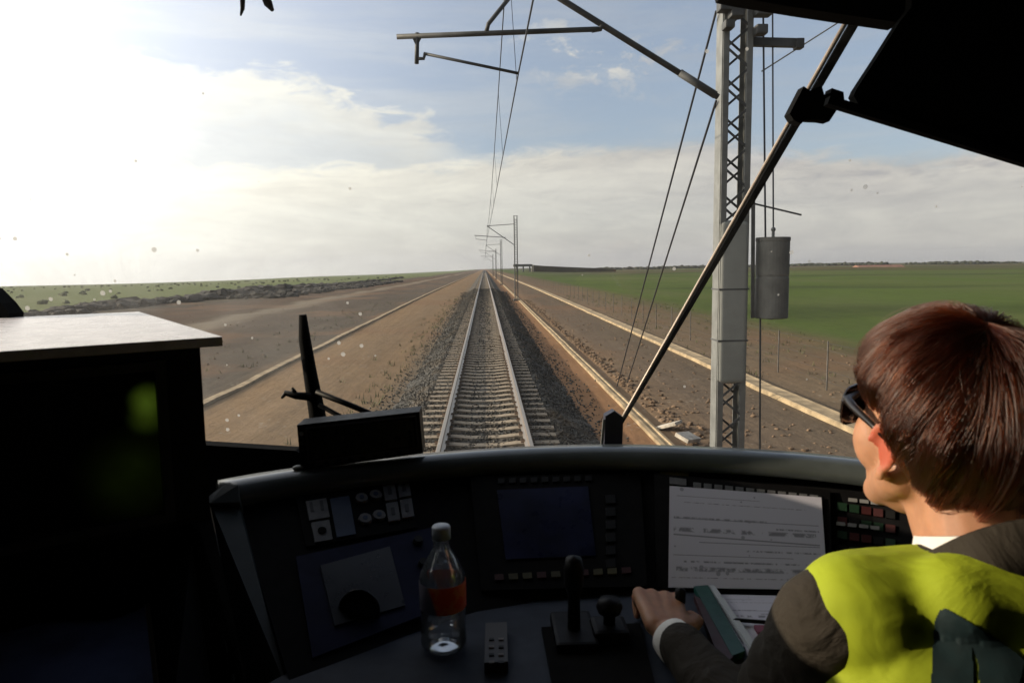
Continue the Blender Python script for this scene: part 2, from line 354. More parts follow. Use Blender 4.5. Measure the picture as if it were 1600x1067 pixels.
def mat_ballast():
    m = bpy.data.materials.new('ballast_stone'); m.use_nodes = True; nb = NB(m.node_tree); p = m.node_tree.nodes['Principled BSDF']
    p.inputs['Roughness'].default_value = 0.9; p.inputs['Specular IOR Level'].default_value = 0.2
    v = nb.n('ShaderNodeTexCoord').outputs['Object']
    vo = nb.n('ShaderNodeTexVoronoi'); vo.inputs['Scale'].default_value = 17; nb.l(v, vo.inputs['Vector'])
    sep = nb.n('ShaderNodeSeparateColor'); nb.l(vo.outputs['Color'], sep.inputs[0])
    c = nb.mix(sep.outputs[0], (0.030, 0.031, 0.031), (0.125, 0.120, 0.110))
    nb.l(nb.mix(nb.m('MULTIPLY', nb.ss(nb.noise(v, 0.8, 4), 0.45, 0.7), 0.5), c, (0.15, 0.115, 0.08)), p.inputs['Base Color'])
    bn = nb.n('ShaderNodeBump'); bn.inputs['Strength'].default_value = 1.0; bn.inputs['Distance'].default_value = 0.05
    nb.l(nb.m('MULTIPLY', vo.outputs['Distance'], -1.0), bn.inputs['Height']); nb.l(bn.outputs[0], p.inputs['Normal'])
    return m
M_ballast = mat_ballast()
def mat_rail():
    m = bpy.data.materials.new('rail_steel'); m.use_nodes = True; nb = NB(m.node_tree); p = m.node_tree.nodes['Principled BSDF']
    v = nb.n('ShaderNodeTexCoord').outputs['Object']; g = nb.n('ShaderNodeNewGeometry'); sp = nb.n('ShaderNodeSeparateXYZ'); nb.l(g.outputs['Normal'], sp.inputs[0])
    topf = nb.ss(sp.outputs[2], 0.8, 0.95)
    rust = nb.mix(nb.noise(v, 3, 5), (0.11, 0.068, 0.040), (0.21, 0.145, 0.095))
    nb.l(nb.mix(topf, rust, (0.42, 0.35, 0.27)), p.inputs['Base Color'])
    nb.l(nb.m('MULTIPLY', topf, 0.85), p.inputs['Metallic']); nb.l(nb.m('SUBTRACT', 0.85, nb.m('MULTIPLY', topf, 0.5)), p.inputs['Roughness'])
    return m
M_rail = mat_rail()

# ------------------------------------------------------------------ terrain
HOR = [(0, 447), (200, 443), (380, 437), (480, 432), (600, 428), (700, 423), (760, 419.5), (830, 418), (900, 419), (1000, 418), (1100, 415), (1300, 411), (1600, 408)]
_az, _sl = [], []
for px, py in HOR:
    r = ray(px, py); _az.append(math.atan2(r.x, r.y)); _sl.append(-r.z/math.hypot(r.x, r.y))
def gz(x, y, near=True):
    R = math.hypot(x, y); s = float(np.interp(math.atan2(x, max(y, 1e-3)), _az, _sl))
    t = max(0.0, R-70); t = t*t/(t+60)
    z = -0.62 - s*t
    ax = abs(x)
    if ax > 8: z += (noise.noise(Vector((x*0.05, y*0.05, 0)))*0.35 + noise.noise(Vector((x*0.008, y*0.008, 3)))*1.2*min(1, R/400))*min(1, (ax-8)/25)
    if -42 < x < -8.5: z += 0.25*noise.noise(Vector((x*0.35, y*0.18, 1)))*min(1, (-8.5-x)/4)
    if 2.4 < ax < 8: z += 0.03*noise.noise(Vector((x*0.9, y*0.5, 2)))
    return z
def tz(y): return gz(0.0, max(y, 0.0)) + 0.62
def make_ground():
    xs = sorted(set([round(v, 3) for v in list(np.arange(-12, 12.01, 0.6)) + [s*12*1.13**k for k in range(1, 52) for s in (-1, 1)]]))
    ys = sorted(set([round(v, 3) for v in list(np.arange(-20, 60, 1.0)) + [60*1.055**k for k in range(0, 82)]]))
    vs = [(x, y, gz(x, y)) for y in ys for x in xs]
    nx = len(xs); fs = [(j*nx+i, j*nx+i+1, (j+1)*nx+i+1, (j+1)*nx+i) for j in range(len(ys)-1) for i in range(nx-1)]
    me = bpy.data.meshes.new('ground'); me.from_pydata(vs, [], fs)
    o = mesh_obj('ground', me, M_ground, None, True); tag(o, 'brown soil and green sown fields on both sides of the track', 'ground', kind='structure')
make_ground()

# ballast bed + loose stones in one mesh
def make_ballast():
    V, Fc = [], []
    prof = [(-2.35, -0.66), (-1.75, -0.40), (-1.45, -0.225), (-0.95, -0.215), (-0.6, -0.235), (0, -0.24), (0.6, -0.235), (0.95, -0.215), (1.45, -0.225), (1.75, -0.40), (2.35, -0.66)]
    ys = list(np.arange(-8, 60, 0.35)) + [60*1.05**k for k in range(0, 62)]
    for y in ys:
        for i, (x, z) in enumerate(prof):
            j = 0.05 if y < 60 else 0
            V.append((x + random.uniform(-j, j)*(1.6 if i in (0, 10) else .8), y, z + tz(y) + random.uniform(-j, j)*0.35))
    n = len(prof)
    for a in range(len(ys)-1):
        for i in range(n-1): Fc.append((a*n+i, a*n+i+1, (a+1)*n+i+1, (a+1)*n+i))
    base = np.array([(1, 0, 0), (-1, 0, 0), (0, 1, 0), (0, -1, 0), (0, 0, 1), (0, 0, -1)], float)
    tri = [(0, 2, 4), (2, 1, 4), (1, 3, 4), (3, 0, 4), (2, 0, 5), (1, 2, 5), (3, 1, 5), (0, 3, 5)]
    px = [p[0] for p in prof]; pz = [p[1] for p in prof]
    for k in range(42000):
        y = 9.5 + 85*random.random()**2.0
        x = random.uniform(-2.35, 2.35) if random.random() < 0.94 else random.choice((-1, 1))*(2.3+abs(random.gauss(0, 0.3)))
        s = random.uniform(0.018, 0.04)*(1+max(0, y-25)*0.014); z = float(np.interp(x, px, pz)) + s*0.3
        if abs(x) > 2.35: z = -0.62 + s*0.3
        q = base * (s*RNG.uniform(0.6, 1.35, 3)); R = np.array(Euler((random.random()*6, random.random()*6, random.random()*6)).to_matrix())
        q = q @ R.T + RNG.normal(0, s*0.12, (6, 3)) + (x, y, z)
        i0 = len(V); V.extend(map(tuple, q)); Fc.extend([(i0+a, i0+b_, i0+c) for a, b_, c in tri])
    me = bpy.data.meshes.new('ballast'); me.from_pydata(V, [], Fc)
    tag(mesh_obj('ballast', me, M_ballast), 'grey crushed stone ballast under the sleepers', 'ballast', kind='stuff')
make_ballast()

def sweep(name, prof, x, y0, y1, m, step=None, jig=0.0, zoff=0.0, ground=False):
    V, Fc = [], []
    ys = []; y = y0
    while y < y1: ys.append(y); y += step or max(1.0, y*0.05)
    ys.append(y1); n = len(prof)
    for y in ys:
        dx = jig*noise.noise(Vector((y*0.4, x, 0))); z = (gz(x, y) if ground else tz(y)) + zoff
        for (a, c) in prof: V.append((x+a+dx, y, z+c+jig*0.5*noise.noise(Vector((y*0.7, x, 5)))))
    for k in range(len(ys)-1):
        for i in range(n): Fc.append((k*n+i, k*n+(i+1) % n, (k+1)*n+(i+1) % n, (k+1)*n+i))
    Fc.append(tuple(range(n))[::-1]); Fc.append(tuple((len(ys)-1)*n+i for i in range(n)))
    me = bpy.data.meshes.new(name); me.from_pydata(V, [], Fc)
    return mesh_obj(name, me, m)
rp = [(-0.075, -0.172), (0.075, -0.172), (0.075, -0.160), (0.012, -0.135), (0.010, -0.045), (0.036, -0.034), (0.036, -0.004), (0.028, 0.0), (-0.028, 0.0), (-0.036, -0.004), (-0.036, -0.034), (-0.010, -0.045), (-0.012, -0.135), (-0.075, -0.160)]
for x, lab in ((-0.75, 'left steel rail of the track running to the horizon'), (0.75, 'right steel rail of the track, nearer the overhead line masts')):
    tag(sweep('rail', rp, x, -6, 1200, M_rail), lab, 'rail', 'rails of the track')

# sleepers
def sleeper_bm(y):
    bm = bmesh.new(); L = 1.3
    sec = [(-L, -0.19), (-0.55, -0.185), (-0.25, -0.215), (0.25, -0.215), (0.55, -0.185), (L, -0.19)]
    top = [[bm.verts.new((x, sy*0.105, z)) for x, z in sec] for sy in (-1, 1)]
    bot = [[bm.verts.new((x*1.01, sy*0.145, -0.40)) for x, z in sec] for sy in (-1, 1)]
    for i in range(5):
        bm.faces.new((top[0][i], top[0][i+1], top[1][i+1], top[1][i])); bm.faces.new((bot[0][i], top[0][i], top[1][i] if 0 else top[0][i+1], bot[0][i+1])[:4])
        bm.faces.new((bot[1][i+1], top[1][i+1], top[1][i], bot[1][i])); bm.faces.new((bot[0][i+1], bot[0][i], bot[1][i], bot[1][i+1]))
    for i in (0, 5): bm.faces.new((bot[0][i], top[0][i], top[1][i], bot[1][i]))
    return bm
def clip_bm(x):
    bm = bmesh.new()
    for s in (-1, 1):
        tube(bm, [(x+s*0.06, -0.04, -0.15), (x+s*0.12, -0.02, -0.14), (x+s*0.12, 0.02, -0.14), (x+s*0.06, 0.04, -0.15)], 0.012, 6)
    box(bm, (x-0.125, -0.05, -0.186), (x+0.125, 0.05, -0.1725))
    return bm
M_clip = mat('rusty_clip', (0.12, 0.075, 0.045), 0.7, 0.3, 20)
SP = 0.58; slp = None; nsl = 292
sl_empty = empty('sleeper', (0, 8.0, 0), 'pale concrete sleeper laid across the ballast under both rails', 'sleeper', 'concrete sleepers of the track')
s0 = parts(sleeper_bm(0), 'sleeper_block', M_sleeper); s0.parent = sl_empty
c0 = [parts(clip_bm(x), 'rail_clip', M_clip) for x in (-0.75, 0.75)]
for c in c0: c.parent = sl_empty
sl_mesh = s0.data
for k in range(1, nsl):
    y = 8.0 + SP*k
    if k < 40:
        e = sl_empty.copy(); COL.objects.link(e)
        for ch in (s0, *c0): q = ch.copy(); COL.objects.link(q); q.parent = e
    else:
        e = bpy.data.objects.new('sleeper', sl_mesh); COL.objects.link(e)
        tag(e, sl_empty['label'], 'sleeper', 'concrete sleepers of the track')
    e.location = (random.uniform(-.015, .015), y + random.uniform(-.015, .015), tz(y)+random.uniform(-.004, .004)); e.rotation_euler = (0, 0, random.uniform(-.006, .006))
V, Fc = [], []
src = sl_mesh
for k in range(nsl, nsl+420):
    y = 8.0+SP*k; i0 = len(V)
    V.extend([(v.co.x, v.co.y+y, v.co.z+tz(y)) for v in src.vertices]); Fc.extend([tuple(i0+i for i in p.vertices) for p in src.polygons])
me = bpy.data.meshes.new('far_sleepers'); me.from_pydata(V, [], Fc)
tag(mesh_obj('far_sleepers', me, M_sleeper), 'far run of sleepers merging towards the vanishing point', 'sleepers', 'concrete sleepers of the track', 'stuff')

# concrete cable trough, drain channel, left kerb
def beams(name, prof, x, y0, y1, L, m, label, cat, group=None, jig=0.02):
    o = sweep(name, prof, x, y0, y1, m, step=None, jig=jig, ground=True); return tag(o, label, cat, group)
beams('cable_trough', [(-0.13, 0), (0.13, 0), (0.13, 0.08), (0.07, 0.09), (0.05, 0.055), (-0.03, 0.055), (-0.05, 0.09), (-0.13, 0.08)], 3.47, 6, 700, 1, M_conc, 'pale concrete cable trough beside the ballast, just right of the masts', 'cable trough')
beams('drain_channel', [(-0.28, 0), (0.28, 0), (0.28, 0.10), (0.24, 0.12), (0.14, 0.105), (-0.14, 0.105), (-0.24, 0.12), (-0.28, 0.10)], 7.75, 8, 500, 1, M_conc, 'broad pale concrete drain channel between the masts and the wire fence', 'drain channel')
beams('kerb', [(-0.13, 0), (0.13, 0), (0.12, 0.08), (-0.12, 0.08)], -7.35, 6, 420, 1, M_conc, 'pale kerb line edging the dirt track on the left', 'kerb', jig=0.05)

# rubble on the trough, loose concrete pieces
def rock(name, c, s, m, label, cat, group):
    bm = bmesh.new(); bmesh.ops.create_icosphere(bm, subdivisions=2, radius=1)
    sd = random.random()*50
    for v in bm.verts:
        k = 1+0.45*noise.noise(v.co*1.3+Vector((sd, 0, 0))); v.co = Vector((v.co.x*s[0]*k, v.co.y*s[1]*k, max(v.co.z, -0.4)*s[2]*k)) + Vector(c)
    return tag(parts(bm, name, m), label, cat, group)
M_pale = mat('pale_stone', (0.50, 0.46, 0.40), 0.9, 0.3, 6, 0.5, 20); M_dk = mat('dark_stone', (0.035, 0.033, 0.030), 0.95, 0.4, 2, 0.6, 8); M_soil = mat('soil_clod', (0.18, 0.12, 0.075), 0.95, 0.3, 4, 0.6, 15)
# two broken slabs lying across the trough
bm = bmesh.new(); c = onZ(1075, 683, -0.48); box(bm, (-0.22, -0.16, -0.04), (0.22, 0.16, 0.04), Matrix.Translation(c) @ Euler((0.3, 0.1, 0.7)).to_matrix().to_4x4())
tag(parts(bm, 'broken_slab', M_pale, bevel=0.012), 'near broken concrete slab tilted on the cable trough', 'slab', 'broken slabs by the trough')
bm = bmesh.new(); c = onZ(1045, 664, -0.50); box(bm, (-0.28, -0.12, -0.035), (0.28, 0.12, 0.035), Matrix.Translation(c) @ Euler((-0.1, 0.35, 2.2)).to_matrix().to_4x4())
tag(parts(bm, 'broken_slab', M_pale, bevel=0.012), 'farther broken concrete slab leaning beside the cable trough', 'slab', 'broken slabs by the trough')
def scatter(name, rows, m, label, cat):
    """rows of (x, y, z, sx, sy, sz): many small irregular stones in one mesh"""
    t = bmesh.new(); bmesh.ops.create_icosphere(t, subdivisions=1, radius=1); bv = np.array([v.co[:] for v in t.verts]); bf = np.array([[v.index for v in f.verts] for f in t.faces]); t.free()
    n = len(rows); rows = np.array(rows); A = RNG.uniform(0, 6.28, n); B = RNG.uniform(-.5, .5, n)
    q = bv[None]*rows[:, None, 3:6]*RNG.uniform(.8, 1.2, (n, len(bv), 1))
    ca, sa, cb_, sb = np.cos(A)[:, None], np.sin(A)[:, None], np.cos(B)[:, None], np.sin(B)[:, None]
    x, y, z = q[..., 0], q[..., 1], q[..., 2]; y, z = y*cb_-z*sb, y*sb+z*cb_; x, y = x*ca-y*sa, x*sa+y*ca
    q = np.stack((x, y, z), -1)+rows[:, None, :3]; f = (bf[None]+np.arange(n)[:, None, None]*len(bv)).reshape(-1, 3)
    me = bpy.data.meshes.new(name); me.from_pydata(q.reshape(-1, 3).tolist(), [], f.tolist())
    return tag(mesh_obj(name, me, m), label, cat, kind='stuff')
rows = []
for k in range(800):
    t = random.random(); y = 11+60*t**1.5; x = 3.95+abs(random.gauss(0, 0.25)); s = random.uniform(0.03, 0.10)
    rows.append((x, y, gz(x, y)+s*0.1, s*random.uniform(.7, 1.4), s, s*0.6))
scatter('spoil_heap', rows, M_soil, 'low line of spoil clods heaped along the cable trough', 'spoil')
# dark stones and spoil line at the edge of the left field
rows = []
for k in range(1500):
    y = 38+300*random.random()**1.6; x = -33-random.gauss(0, 1.0)-y*0.02; s = random.uniform(0.25, 0.8)*(0.7+0.6*(noise.noise(Vector((y*0.08, 0, 0)))+0.5))*(1+1.1*math.exp(-((y-125)/45)**2))
    rows.append((x, y, gz(x, y)+s*0.15, s*random.uniform(.7, 1.6), s, s*0.55))
for k in range(700):
    y = 85+130*random.random(); x = -33+9*random.random(); s = random.uniform(0.2, 0.7)
    rows.append((x, y, gz(x, y)+s*0.15, s*1.5, s, s*0.6))
scatter('dark_spoil', rows, M_dk, 'long dark bank of stones along the edge of the left green field', 'spoil')
rows = []
for k in range(2800):
    y = 11+110*random.random()**1.5; x = random.choice((-1, 1)); x = -8.2-30*random.random()**1.4 if x < 0 else (random.uniform(4.2, 7.2) if random.random() < .5 else random.uniform(8.4, 15)); s = random.uniform(0.015, 0.06)
    rows.append((x, y, gz(x, y)+s*0.1, s*random.uniform(.7, 1.4), s, s*0.6))
scatter('scattered_stones', rows, M_soil, 'loose stones scattered over the bare soil', 'stones')
rows = []
for k in range(260):
    y = 60+500*random.random(); x = -38-random.random()*(40+y*0.75); s = random.uniform(0.2, 0.5)*(1+y/600)
    rows.append((x, y, gz(x, y)+s*0.3, s*1.3, s, s*.8))
scatter('field_scrub', rows, mat('scrub', (0.08, 0.10, 0.04), 0.9, .4, .8), 'small dark scrub dotted over the left green field', 'scrub')
# weeds
M_weed = mat('weeds', (0.09, 0.10, 0.04), 0.9, 0.4, 5)
bm = bmesh.new()
for k in range(650):
    side = random.choice((-1, 1)); y = 11+70*random.random()**1.3
    x = random.choice((-2.7-abs(random.gauss(0, .5)), -8.3-abs(random.gauss(0, 3)))) if side < 0 else random.uniform(8.3, 16)
    g = gz(x, y)
    for j in range(6):
        a = random.random()*6.3; l = random.uniform(0.06, 0.22); d = Vector((math.cos(a)*.5, math.sin(a)*.5, 1))*l; s = Vector((-math.sin(a), math.cos(a), 0))*0.012
        p = Vector((x+random.gauss(0, .06), y+random.gauss(0, .06), g))
        bm.faces.new([bm.verts.new(q) for q in (p-s, p+s, p+d)])
tag(parts(bm, 'weeds', M_weed), 'sparse dry weeds growing on the bare soil', 'weeds', kind='stuff')

# ------------------------------------------------------------------ fence along the right field
fence = empty('wire_fence', (9.3, 15, gz(9.3, 15)), 'thin wire fence on slender posts beyond the drain channel', 'fence')
M_post = mat('fence_post', (0.12, 0.11, 0.10), 0.8, 0.3, 8)
bm = bmesh.new(); FY = [9+3.2*k for k in range(55)]
for y in FY:
    g = gz(9.3, y)
    o = parts(tube(bmesh.new(), [(9.3, y, g-0.1), (9.3, y, g+1.35)], 0.022, 6), 'fence_post', M_post, fence)
for h in (0.25, 0.55, 0.85, 1.1, 1.3):
    tube(bm, [(9.3-0.02, y, gz(9.3, y)+h) for y in FY], 0.003, 4)
parts(bm, 'wire_strands', M_wire, fence)

# ------------------------------------------------------------------ overhead line masts
XM = 3.17; YM = 8.9
def mast_bm(x, y, h, g):
    """legs of two channels with zig-zag lacing, front and back"""
    legs = []
    for s in (-1, 1):
        bm = bmesh.new(); xo = x+s*0.145; w = 0.036
        box(bm, (xo-w+(0.0 if s > 0 else 0), y-0.13, g-0.2), (xo+w, y-0.115, h)); box(bm, (xo-w, y+0.115, g-0.2), (xo+w, y+0.13, h))
        box(bm, (xo+s*w-0.012, y-0.114, g-0.2), (xo+s*w, y+0.114, h)); legs.append(bm)
    lac = bmesh.new(); z = g+0.15; k = 0
    while z < h-0.4:
        for yy, ph in ((y-0.124, 0), (y+0.124, 1)):
            s = 1 if (k+ph) % 2 else -1
            bar(lac, (x-s*0.12, yy, z), (x+s*0.12, yy, z+0.20), 0.028, 0.010)
        z += 0.24; k += 1
    return legs, lac
def make_mast(y, label, first=False):
    g = gz(XM, y); h = 8.0 + tz(y) if first else 7.7+tz(y)
    e = empty('catenary_mast', (XM, y, g), label, 'mast', 'overhead line masts beside the track')
    legs, lac = mast_bm(XM, y, h, g)
    for l in legs: parts(l, 'leg', M_grey, e)
    parts(lac, 'lacing', M_steel, e)
    bm = bmesh.new(); box(bm, (XM-0.32, y-0.32, g-0.3), (XM+0.32, y+0.32, g+0.18)); parts(bm, 'foundation', M_conc2, e, bevel=0.03)
    bm = bmesh.new(); box(bm, (XM-0.23, y-0.15, h), (XM+0.23, y+0.15, h+0.02)); parts(bm, 'cap_plate', M_steel, e)
    return e
m1 = make_mast(YM, 'nearest lattice mast with grey sheet cover, standing behind the wiper', True)
bm = bmesh.new(); box(bm, (XM-0.192, YM-0.146, 1.35), (XM+0.192, YM+0.146, 3.42)); o = parts(bm, 'sheet_cover', M_cover, m1, True, bevel=0.075, seg=5)
bm = bmesh.new()
for z in (1.9, 2.55): box(bm, (XM-0.195, YM-0.149, z), (XM+0.195, YM+0.149, z+0.02))
parts(bm, 'cover_strap', M_steel, m1)
# arm of the near mast, as seen
def P(px, py, y=YM): return onY(px, py, y)
yc = YM-0.16
can = parts(tube(bmesh.new(), [P(1122, 152, yc), P(870, -5, yc), P(800, -50, yc)], 0.036, 12), 'bracket_tube', M_steel, m1, True)
parts(tube(bmesh.new(), [P(1118, 149, yc), P(1062, 114, yc)], 0.046, 12), 'insulator_sleeve', M_steel, m1, True)
parts(tube(bmesh.new(), [P(620, 58, yc-.05), P(935, 46, yc-.05)], 0.030, 12), 'registration_tube', M_steel, m1, True)
parts(tube(bmesh.new(), [P(925, 48, yc-.05), P(938, 46, yc-.02), P(942, 36, yc)], 0.028, 10), 'clamp', M_steel, m1, True)
parts(tube(bmesh.new(), [P(760, 50, yc-.05), P(763, 38, yc-.05), P(800, -8, yc)], 0.026, 8), 'hanger', M_steel, m1, True)
bm = bmesh.new(); tube(bm, [P(652, 52, yc-.05), P(651, 100, yc-.05)], 0.026, 8); tube(bm, [P(644, 54, yc-.05), P(651, 72, yc-.05), P(659, 54, yc-.05)], 0.020, 6); tube(bm, [P(651, 92, yc-.05), P(662, 92, yc-.05), P(664, 84, yc-.05)], 0.020, 6)
parts(bm, 'drop_bracket', M_steel, m1, True)
parts(tube(bmesh.new(), [P(662, 84, yc-.05), P(810, 115, yc-.05)], 0.018, 8), 'steady_arm', M_steel, m1, True)
bm = bmesh.new()
for px, py, s in ((1135, 8, .10), (1150, 20, .08), (1192, 15, .10), (1188, 48, .07), (1138, 40, .06)):
    c = P(px, py, YM-0.2); box(bm, c-Vector((s, .08, s*.8)), c+Vector((s, .08, s*.8)))
parts(bm, 'head_fitting', M_steel, m1, bevel=0.02)
bm = bmesh.new(); bar(bm, P(1172, 66, YM), P(1250, 68, YM), 0.10, 0.07); parts(bm, 'side_bracket', M_steel, m1)
bm = bmesh.new(); box(bm, P(1248, 68, YM)-Vector((.05, .06, .07)), P(1248, 68, YM)+Vector((.05, .06, .05))); parts(bm, 'pulley_block', M_steel, m1, bevel=0.015)
bm = bmesh.new(); bar(bm, P(1168, 316, YM), P(1252, 336, YM), 0.02, 0.02); parts(bm, 'guide_arm', M_steel, m1)
bm = bmesh.new(); bar(bm, P(1177, 300, YM), P(1176, 497, YM), 0.045, 0.02); parts(bm, 'guide_rail', M_grey, m1)
tag(parts(tube(bmesh.new(), [P(1190, 112, YM+.1), P(1314, 33, YM+.1)], 0.009, 6), 'stay_wire', M_grey), 'short pale wire slanting up beside the near mast head', 'wire')
# counterweights
cw = empty('tension_weight', P(1208, 497, YM), 'grey cylindrical tension weight hanging right of the near mast', 'weight')
pt, pb = P(1208, 371, YM), P(1207, 497, YM)
bm = bmesh.new(); r = 0.205; zt, zb = pt.z, pb.z; zm = zb+(zt-zb)*0.52
lathe(bm, [(0, zb), (r-.012, zb), (r, zb+.012), (r, zm-.02), (r-.006, zm-.012), (r-.006, zm+.012), (r, zm+.02), (r, zt-.05), (r+.006, zt-.045), (r+.006, zt-.004), (r, zt), (0, zt)], (pt.x, pt.y, 0), 32)
parts(bm, 'weight_block', M_conc2, cw)
bm = bmesh.new(); tube(bm, [(pt.x, pt.y, zb-.02), (pt.x, pt.y, zt+.09)], 0.02, 8); parts(bm, 'rod', M_grey, cw)
bm = bmesh.new(); bmesh.ops.create_uvsphere(bm, u_segments=10, v_segments=8, radius=0.03, matrix=Matrix.Translation((pt.x, pt.y, zt+.1))); parts(bm, 'eye', M_grey, cw, True)
bm = bmesh.new(); tube(bm, [(pt.x, pt.y, zt+.1), P(1207, -30, YM)], 0.010, 6); tube(bm, [P(1196, 372, YM), P(1192, -30, YM)], 0.012, 6); parts(bm, 'cable', M_wire, cw)
bm = bmesh.new(); tube(bm, [P(1188, 497, YM), P(1187, 800, YM)], 0.012, 6); parts(bm, 'guide_rod', M_steel, cw)
# guy wires
for (a, bq, lab) in (((1119, 18), (964, 604), 'upper guy wire slanting from the near mast head to the ground'), ((1119, 158), (980, 598), 'lower guy wire slanting from the near mast to the ground')):
    p0 = P(*a, YM); p1 = onZ(*bq, -0.6)
    tag(parts(tube(bmesh.new(), [p0, p1], 0.015, 6), 'guy_wire', M_wire), lab, 'wire', 'guy wires of the near mast')
# further masts
fy = [70, 131, 192, 262]
names = ['second mast, smaller, beside the track at mid distance', 'third mast down the line, left of the second', 'fourth mast down the line, thin and far', 'fifth mast down the line, near the vanishing point']
for y, nm in zip(fy, names):
    e = make_mast(y, nm); t = tz(y)
    parts(tube(bmesh.new(), [(XM-.2, y-.15, 4.9+t), (0.35, y-.15, 6.75+t)], 0.035, 8), 'bracket_tube', M_steel, e)
    parts(tube(bmesh.new(), [(XM-.2, y-.15, 6.9+t), (0.35, y-.15, 6.75+t)], 0.03, 8), 'top_tie', M_steel, e)
    parts(tube(bmesh.new(), [(2.2, y-.15, 5.6+t), (-0.9, y-.15, 5.85+t)], 0.03, 8), 'registration_tube', M_steel, e)
    parts(tube(bmesh.new(), [(-.75, y-.15, 5.8+t), (-.75, y-.15, 5.5+t), (0.35, y-.15, 5.35+t)], 0.02, 8), 'steady_arm', M_steel, e)
# contact and messenger wires
ct1 = P(810, 115, yc-.05)
ys_s = [YM-62]+[YM]+fy
def cwx(i): return 0.0
cp = [(ct1.x+0.12, -8.0, ct1.z+0.06), tuple(ct1)] + [(0.33-0.03*i, y, 5.35+tz(y)) for i, y in enumerate(fy)]
ms = []
yy0 = [YM-61, YM]+fy
for i in range(len(yy0)-1):
    for k in range(12):
        f = k/12; y = yy0[i]+(yy0[i+1]-yy0[i])*f
        if y < -8: continue
        ms.append((0.40-0.0004*y, y, 6.80 - 1.0*4*f*(1-f)*0.85 + tz(max(y, 0))))
tag(parts(tube(bmesh.new(), cp, 0.009, 6), 'contact_wire', M_wire), 'contact wire at the tip of the steady arm, lower of the two over the track', 'wire', 'wires over the track')
tag(parts(tube(bmesh.new(), ms, 0.009, 6), 'messenger_wire', M_wire), 'sagging messenger wire over the track, above the contact wire', 'wire', 'wires over the track')
def interp(tab, y): return [float(np.interp(y, [p[1] for p in tab], [p[i] for p in tab])) for i in (0, 2)]
bm = bmesh.new()
for y in list(np.arange(3, 250, 6.1)):
    a, c = interp(cp, y), interp(ms, y); tube(bm, [(a[0], y, a[1]), (c[0], y, c[1])], 0.005, 4)
dr = parts(bm, 'dropper_wires', M_wire); tag(dr, 'fine vertical droppers between the two wires over the track', 'droppers', kind='stuff')

# ------------------------------------------------------------------ far things: bridge, embankment, farm building
M_far = mat('far_earth', (0.075, 0.065, 0.042), 0.95, 0.3, 0.05)
yb = 520; A = onY(806, 415, yb); B = onY(829, 415, yb)
br = empty('road_bridge', (A.x, yb, A.z-6), 'tiny flat road bridge on the horizon right of the masts', 'bridge')
bm = bmesh.new(); box(bm, (A.x-2, yb-4, A.z-0.9), (B.x+1, yb+4, A.z)); parts(bm, 'deck', M_conc2, br)
bm = bmesh.new(); box(bm, (A.x-2, yb-4.1, A.z+.004), (B.x+1, yb-3.9, A.z+0.9)); parts(bm, 'parapet', M_steel, br)
for x in (A.x+0.5, (A.x+B.x)/2, B.x-0.6):
    bm = bmesh.new(); box(bm, (x-.35, yb-3, gz(x, yb)-1), (x+.35, yb+3, A.z-0.904)); parts(bm, 'pier', M_conc2, br)
bm = bmesh.new(); box(bm, (B.x+1.01, yb-4, gz(B.x, yb)-1), (B.x+2.6, yb+4, A.z+.3)); parts(bm, 'abutment', M_pale, br)
prof = [(830, 414.5), (850, 415.6), (880, 417.0), (910, 418.2), (940, 419.4), (960, 420.5)]
bm = bmesh.new(); pts = [onY(px, py, yb) for px, py in prof]
poly = [Vector((pts[0].x+1.6, yb-6, pts[0].z))] + [Vector((p.x, yb-6, p.z)) for p in pts[1:]] + [Vector((pts[-1].x, yb-6, gz(pts[-1].x, yb)-6)), Vector((pts[0].x+1.6, yb-6, gz(pts[0].x, yb)-6))]
prism(bm, poly, (0, 14, 0)); tag(parts(bm, 'embankment', M_far), 'dark earth embankment running right from the small bridge', 'embankment', kind='structure')
p = onY(1375, 421, 420); g = p.z
fb = empty('farm_building', (p.x, 420, g), 'small pale farm building with pinkish roof in the right field', 'building')
Lh = 13.5
bm = bmesh.new(); box(bm, (p.x-Lh, 418, g-3), (p.x+Lh, 426, g+1.3)); parts(bm, 'wall', mat('farm_wall', (0.32, 0.27, 0.22), 0.9, 0.2, .5), fb)
bm = bmesh.new(); prism(bm, [(p.x-Lh-.6, 417.2, g+1.3), (p.x-Lh-.6, 426.8, g+1.3), (p.x-Lh-.6, 422, g+2.7)], (2*Lh+1.2, 0, 0)); parts(bm, 'roof', mat('farm_roof', (0.26, 0.14, 0.10), 0.9, 0.2, .5), fb)
for k in range(5):
    x = p.x-Lh+3+k*5; bm = bmesh.new(); box(bm, (x, 417.93, g-0.6), (x+1.6, 417.99, g+0.7)); parts(bm, 'window', M_blackm, fb)
# far hedge / trees row on the right horizon
M_tree = mat('far_foliage', (0.035, 0.040, 0.018), 0.9, 0.4, .3)
rows = []
for k in range(2200):
    y = random.uniform(880, 960); az_ = rad(random.uniform(9, 39)); x = math.tan(az_)*y
    if noise.noise(Vector((x*.006, 0, 7))) < -0.12: continue
    s = random.uniform(0.8, 2.6); rows.append((x, y, gz(x, y)+s*random.uniform(0.2, .9), s*1.5, s, s*random.uniform(.6, 1)))
scatter('far_hedge', rows, M_tree, 'far dark line of hedges on the right horizon', 'hedge')

